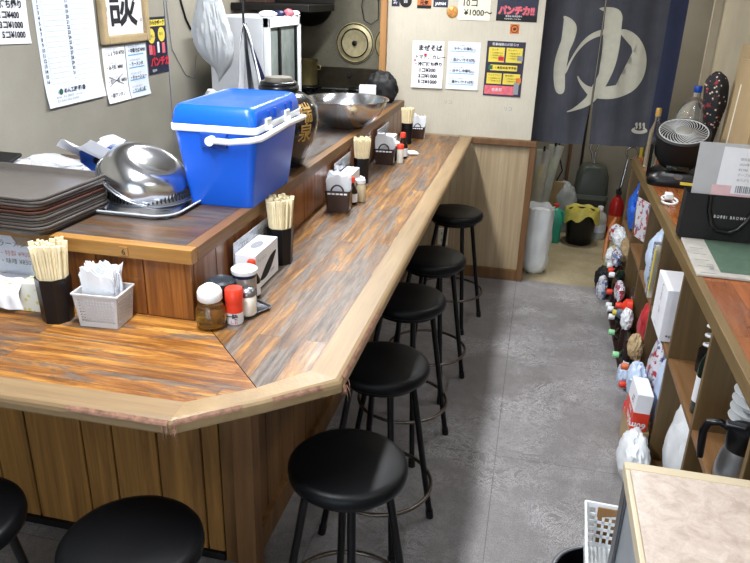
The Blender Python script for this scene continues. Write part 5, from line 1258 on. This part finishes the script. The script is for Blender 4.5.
# papers standing behind the bag
# black paper bag with clear folder
pbg = thing('paper_bag', 'black paper carrier bag with white lettering and ribbon handles', 'bag', (.79, 2.985, SZ+.012), R(-2))
b = B(); loft(b, [rl(.36, .07, .003, 0, n=2), rl(.36, .08, .003, .06, n=2), rl(.355, .085, .003, .185, n=2), rl(.351, .081, .003, .185, n=2), rl(.355, .065, .003, .003, n=2)], True, True)
obj('bag_body', b, 'black_matte', pbg)
b = B()
pts = [(-.075, -.0455, .183), (-.072, -.047, .13), (-.055, -.049, .085), (-.03, -.05, .06), (-.005, -.05, .062), (.02, -.05, .09), (.045, -.049, .13), (.06, -.0465, .183)]
pts = [(-.09, -.0445, .183), (-.086, -.046, .12), (-.068, -.048, .07), (-.045, -.049, .045), (0, -.05, .038), (.03, -.049, .055), (.055, -.048, .09), (.075, -.0465, .14), (.08, -.0445, .183)]
obj('handle', tube(b, pts, .009, 8), 'black_plastic', pbg, smooth=50)
b = B(); text_bm(b, 'B O B B I   B R O W N', .017, T(-.065, -.0475, .095) @ RX(PI/2), 0, sx=.74); obj('lettering', b, 'ink_white', pbg)
ev = poster('document_folder', 'grey-white folder with receipts standing up out of the black bag', 'folder', T(.628, 2.975, 1.30) @ RZ(R(-2)) @ RX(R(-3)), .36, .37, P('translucent folder', '#b3b4b8', .35, var=.05), curl=0)
b = sheet(B(), .25, .25, 2, 2); thick(b, .001); o = obj('white_sheet', b, 'paper', ev); o.location = (.09, -.004, -.012); o.rotation_euler.y = R(2)
b = sheet(B(), .085, .155, 2, 2); thick(b, .001); o = obj('receipt', b, 'paper', ev); o.location = (.145, -.008, -.035); o.rotation_euler.y = R(2)
b = B()
for k, tx in enumerate(('領収証', '2024年 10月', '¥3,980', 'テーブル', 'ありがとう')): text_bm(b, tx, .012, T(.152, -.0105, -.06-.02*k) @ RX(PI/2))
for k in range(9): box(b, .155+k*.007, .155+k*.007+.003+.001*(k % 3), -.0108, -.0104, -.185, -.158)
obj('lettering', b, 'ink_grey', ev)
b = sheet(B(), .2, .05, 2, 2); thick(b, .001); o = obj('pink_slip', b, P('pink slip', '#d7b3b8', .7, var=.1), ev); o.location = (.07, -.0065, -.16)
# green and white wrapped magazine lying flat
gm = thing('wrapped_magazine', 'green and white magazine in clear wrap lying on the shelf top', 'magazine', (.80, 2.73, SZ+.001), R(-2))
obj('magazine', box(B(), -.185, .19, -.205, .22, 0, .010, .003), P('grey print paper', '#b3b0aa', .3, var=.18, vs=16, bump=.6, bs=14), gm); obj('green_cover', box(B(), -.10, .19, -.165, .215, .0102, .0108), 'green_mag', gm)
b = B()
for k in range(5): box(b, -.17, -.12, -.19+k*.07, -.186+k*.07, .0102, .0108)
text_bm(b, 'No.3', .03, T(-.115, -.15, .0112) @ RZ(PI/2)); obj('printed_line', b, 'ink_grey', gm)
# keys / small white thing
ky = thing('power_adapter', 'white cable loop and plug between fan and black bag', 'cable', (.655, 3.50, SZ+.001))
obj('cable', tube(B(), [(.03*math.cos(k*.4)*(1+.01*k), .06*math.sin(k*.4), .006+.001*k) for k in range(26)], .005, 6), 'white', ky, smooth=50); obj('plug', box(B(), -.015, .02, .03, .075, .012, .045, .006), 'white', ky)
# ------------------------------------------------------------------ entry corner
eb = thing('plastic_sack', 'tall white translucent plastic sack on the floor at the end of the pale panel', 'sack', (.098, 4.865, 0))
b = B(); rows = []
for k in range(20):
    u = k/19; z = .47*u; rad = .099-.03*(1-min(1, u*6))**2
    rows.append([(rad*math.cos(2*PI*j/32)*(1+.10*noise.noise(Vector((math.cos(2*PI*j/32)*2, math.sin(2*PI*j/32)*2, u*5))))*.95, rad*math.sin(2*PI*j/32)*(1+.10*noise.noise(Vector((math.cos(2*PI*j/32)*2, math.sin(2*PI*j/32)*2, u*5)))), z+.025*noise.noise(Vector((math.cos(2*PI*j/32)*2.5, math.sin(2*PI*j/32)*2.5, 7)))*u) for j in range(32)])
loft(b, rows, True, False); rb0 = obj('sack_body', b, P('milky sack', '#d5d8d8', .35, var=.06, vs=8, bump=.3, bs=20), eb, smooth=60)
obj('sack_filling', lathe(B(), [(.085, .42), (.06, .45), (.001, .46)], 24), 'cloth_white', eb, smooth=60)
tj = thing('detergent_jug', 'teal plastic jug with red cap behind the white sack', 'jug', (.228, 5.60, 0))
obj('jug_body', loft(B(), [rl(.10, .13, .02, 0), rl(.11, .14, .03, .01), rl(.11, .14, .03, .20), rl(.07, .09, .03, .26), rl(.04, .04, .015, .275)], True, True), 'teal', tj, smooth=40)
lath('cap', [(.022, .27), (.022, .30)], 'red', tj); obj('handle', tube(B(), [(.03, 0, .25), (.065, 0, .235), (.06, 0, .16), (.045, 0, .14)], .012, 10), 'teal', tj, smooth=50)
bn = thing('waste_bin', 'black bin lined with a yellow-green bag on the entry floor', 'bin', (.43, 5.62, 0))
lath('bin_body', [(.095, 0), (.10, .005), (.12, .26), (.12, .262), (.11, .26), (.092, .01)], 'black_plastic', bn, seg=36)
b = B(); rows = []
for k, (rad, z, dr) in enumerate(((.098, .20, 0), (.116, .272, 0), (.124, .276, 0), (.130, .262, .1), (.134, .22, .5), (.138, .18, 1))):
    L = []
    for j in range(40):
        a = 2*PI*j/40; nz = noise.noise(Vector((math.cos(a)*1.6, math.sin(a)*1.6, 3)))
        rr2 = rad+.005*math.sin(9*a+k)*dr; L.append((rr2*math.cos(a), rr2*math.sin(a), z+nz*.10*dr+.006*math.sin(7*a)))
    rows.append(L)
loft(b, rows, False, False); thick(b, .002); obj('bin_liner', b, 'yellow_bag', bn, smooth=60)
jj = thing('bleach_bottle', 'white plastic bottle standing right of the black bin', 'bottle', (.58, 5.78, 0))
lath('bottle_body', [(.055, 0), (.06, .006), (.062, .16), (.05, .20), (.022, .225), (.02, .235)], P('milky bottle', '#aeb3b0', .4, var=.08), jj); lath('cap', [(.022, .233), (.022, .262), (.019, .265)], 'white', jj)
b = B(); lathe(b, [(.0628, .06), (.0628, .13)], 24, capb=False, capt=False); obj('paper_label', b, 'paper_blue', jj)
rx = thing('fire_extinguisher', 'red fire extinguisher standing at the far end of the shelf', 'extinguisher', (.70, 5.80, 0))
lath('tank', [(.05, 0), (.055, .01), (.055, .28), (.04, .33), (.018, .35), (.018, .37)], P('red paint', '#a81e1e', .3, var=.1), rx)
obj('valve', box(B(), -.02, .02, -.03, .03, .37, .40, .004), 'black_matte', rx); obj('lever', tube(B(), [(0, .02, .40), (0, -.06, .43)], .008, 8), 'black_matte', rx, smooth=50)
b = B(); lathe(b, [(.0558, .10), (.0558, .2)], 24, capb=False, capt=False); obj('paper_label', b, 'ink_orange', rx)
bag_at('plastic_bag', (.29, 5.90, .0), (.11, .07, .42), P('grey film bag', '#a5abb0', .3, var=.2, vs=14, bump=.5, bs=30), 'greyish clear carrier bag between teal jug and black bin', seed=71, amp=.25)
# long-handled dustpan
dp = thing('lobby_dustpan', 'grey long-handled dustpan with wire handle against the entry wall', 'dustpan', (.50, 6.02, 0))
obj('pan_body', loft(B(), [rl(.26, .20, .03, .22), rl(.27, .21, .03, .25), rl(.25, .19, .05, .46), rl(.20, .15, .05, .53), rl(.12, .09, .03, .55)], True, True), P('dark green grey', '#3e4440', .4, var=.1), dp, smooth=40)
obj('lower_bin', box(B(), -.12, .12, -.1, .1, 0, .215, .01), 'black_matte', dp); obj('rim_band', loft(B(), [rl(.285, .225, .035, .275), rl(.285, .225, .035, .31)], True, True), P('grey rim', '#5c615d', .35, var=.1), dp, smooth=40)
obj('handle', tube(B(), [(-.02, 0, .54), (-.02, 0, .62), (-.05, 0, .68), (-.02, 0, .76), (.02, 0, .72), (.0, 0, .64), (0, 0, .55)], .010, 10), 'steel', dp, smooth=50)
# pole with a ring top
rp = thing('ring_pole', 'chrome pole with ring top leaning by the dustpan', 'pole', (.73, 5.95, 0))
obj('pole', tube(B(), [(-.04, 0, .001), (.03, .1, .60)], .013, 10), 'steel', rp, smooth=50)
obj('ring', tube(B(), [(.055+.045*math.cos(2*PI*k/28), .10, .655+.05*math.sin(2*PI*k/28)) for k in range(28)], .010, 8, closed=True), 'steel', rp, smooth=50)
# umbrellas wrapped in plastic, leaning in the corner
for k, (x, y, dx, m, lb) in enumerate(((.05, 5.50, .03, 'ink_yellow', 'yellow umbrella in clear plastic leaning in the entry corner'), (.10, 5.72, .06, 'green_cap', 'pale green umbrella in clear plastic behind the yellow one'))):
    um = thing('wrapped_umbrella', lb, 'umbrella', (x, y, 0))
    obj('umbrella_cloth', tube(B(), [(0, 0, .001), (dx*.4, .02, .25), (dx, .05, .55), (dx*1.1, .06, .62)], [.010, .03, .03, .008], 12), P('umbrella cloth %d' % k, '#b39b35' if k == 0 else '#8fa06a', .6, var=.25, vs=20), um, smooth=50)
    b = B(); tube(b, [(0, 0, .10), (dx*.4, .02, .25), (dx, .05, .55), (dx*1.3, .06, .72)], [.035, .042, .045, .06], 14, cap=False); obj('plastic_sleeve', b, 'sleeve', um, smooth=50)
    obj('handle', tube(B(), [(dx*1.1, .06, .6), (dx*1.2, .07, .75)], .009, 8), 'black_plastic', um, smooth=50)
tag(obj('cardboard_sheet', xf(box(B(), -.05, .05, -.006, .006, 0, .42), T(.185, 5.86, .001) @ RY(R(6))), 'tan_card'), 'narrow cardboard strip leaning behind the white sack', 'cardboard')
for k, (x, z0, rr_, m, lb) in enumerate(((.30, .0, .012, 'brown_trim', 'brown wooden pole against the entry wall, left'), (.86, .0, .016, 'ink_yellow', 'yellow pole at the right side of the entry'), (.40, .0, .010, 'black_matte', 'black pole against the entry wall behind the dustpan'))):
    tag(obj('pole', tube(B(), [(x, 6.12, .001), (x+.01, 6.17, 1.25)], rr_, 10), m, smooth=50), lb, 'pole')
tag(obj('electric_cable', tube(B(), [(.22, 6.18, 1.0), (.21, 6.15, .6), (.26, 6.13, .45), (.20, 6.12, .30), (.24, 6.1, .012)], .006, 8), 'black_matte', smooth=50), 'black cable hanging on the entry wall', 'cable')
tag(obj('dark_coat', blob(B(), (0, 0, 0), (.10, .07, .62), .15, 2, 4, 81), 'black_matte', loc=(.88, 5.8, .0), smooth=50), 'dark bundle standing at the right side of the entry', 'bundle')

# ------------------------------------------------------------------ low cabinet, basket and bucket at the bottom right
lc = thing('low_cabinet', 'low cabinet with pinkish marbled top and cream edge at the bottom right', 'cabinet', (0, 0, 0))
mt = NT('marbled top'); vv = mt.coord(); a = mt.noise(vv, 24, 8, .75, .5); g_ = mt.noise(vv, 70, 5, .7)
cc = mt.ramp(a, [(.35, srgb('#a7978e')), (.52, srgb('#bbada3')), (.7, srgb('#cac0b8'))]); cc = mt.mix(.3, cc, mt.ramp(g_, [(.3, (.8, .78, .76, 1)), (.6, (1, 1, 1, 1))]), 'MULTIPLY')
mt.l(cc, mt.b.inputs['Base Color']); mt.b.inputs['Roughness'].default_value = .3; M['marble'] = mt.m
LX0, LX1, LY0, LY1, LZ = .287, .590, .72, 1.49, .80
obj('cabinet_body', box(B(), LX0+.012, LX1, LY0, LY1-.012, .03, LZ-.03), P('blue grey side', '#8a8f95', .4, var=.12, vs=12), lc)
for a_, b_ in ((LY1-.06, LY1-.013), (LY0+.02, LY0+.06)): obj('side_stile', box(B(), LX0+.004, LX0+.0115, a_, b_, .03, LZ-.031, .002, 1), 'steel_d', lc)
obj('cabinet_top', box(B(), LX0+.012, LX1-.002, LY0, LY1-.03, LZ-.0295, LZ), 'marble', lc)
b = box(B(), LX0, LX1, LY1-.03, LY1, LZ-.032, LZ+.001, .003); box(b, LX0, LX0+.012, LY0, LY1-.0305, LZ-.032, LZ+.001, .003); obj('edge_band', b, P('cream laminate', '#bdb096', .35, var=.04), lc)
obj('plinth', box(B(), LX0+.03, LX1-.02, LY0+.02, LY1-.03, 0, .03), 'black_matte', lc)
bu = thing('bucket', 'black bucket under the white basket at the cabinet side', 'bucket', (.315, 1.655, 0))
lath('bucket_body', [(.10, 0), (.105, .005), (.128, .285), (.122, .285), (.10, .008)], 'black_plastic', bu, seg=48)
obj('rim', tube(B(), ring(.129, .285, 56), .007, 10, closed=True), 'steel_d', bu, smooth=60)
obj('steel_band', lathe(B(), [(.1245, .235), (.1255, .255)], 48, capb=False, capt=False), 'steel_d', bu, smooth=60)
wk_ = thing('plastic_basket', 'white plastic basket with square holes beside the marbled cabinet', 'basket', (.335, 1.665, .294), R(-2))
obj('basket_body', basket_bm(.15, .27, .14, 6, 9, 5, taper=.85, th=.003, rim=.004, hs=.62, mz=.1), 'white', wk_)
tag(obj('wooden_lath', box(B(), .300, .42, 1.792, 1.806, .30, .425, .002), 'light_trim'), 'short brown lath behind the white basket', 'lath')
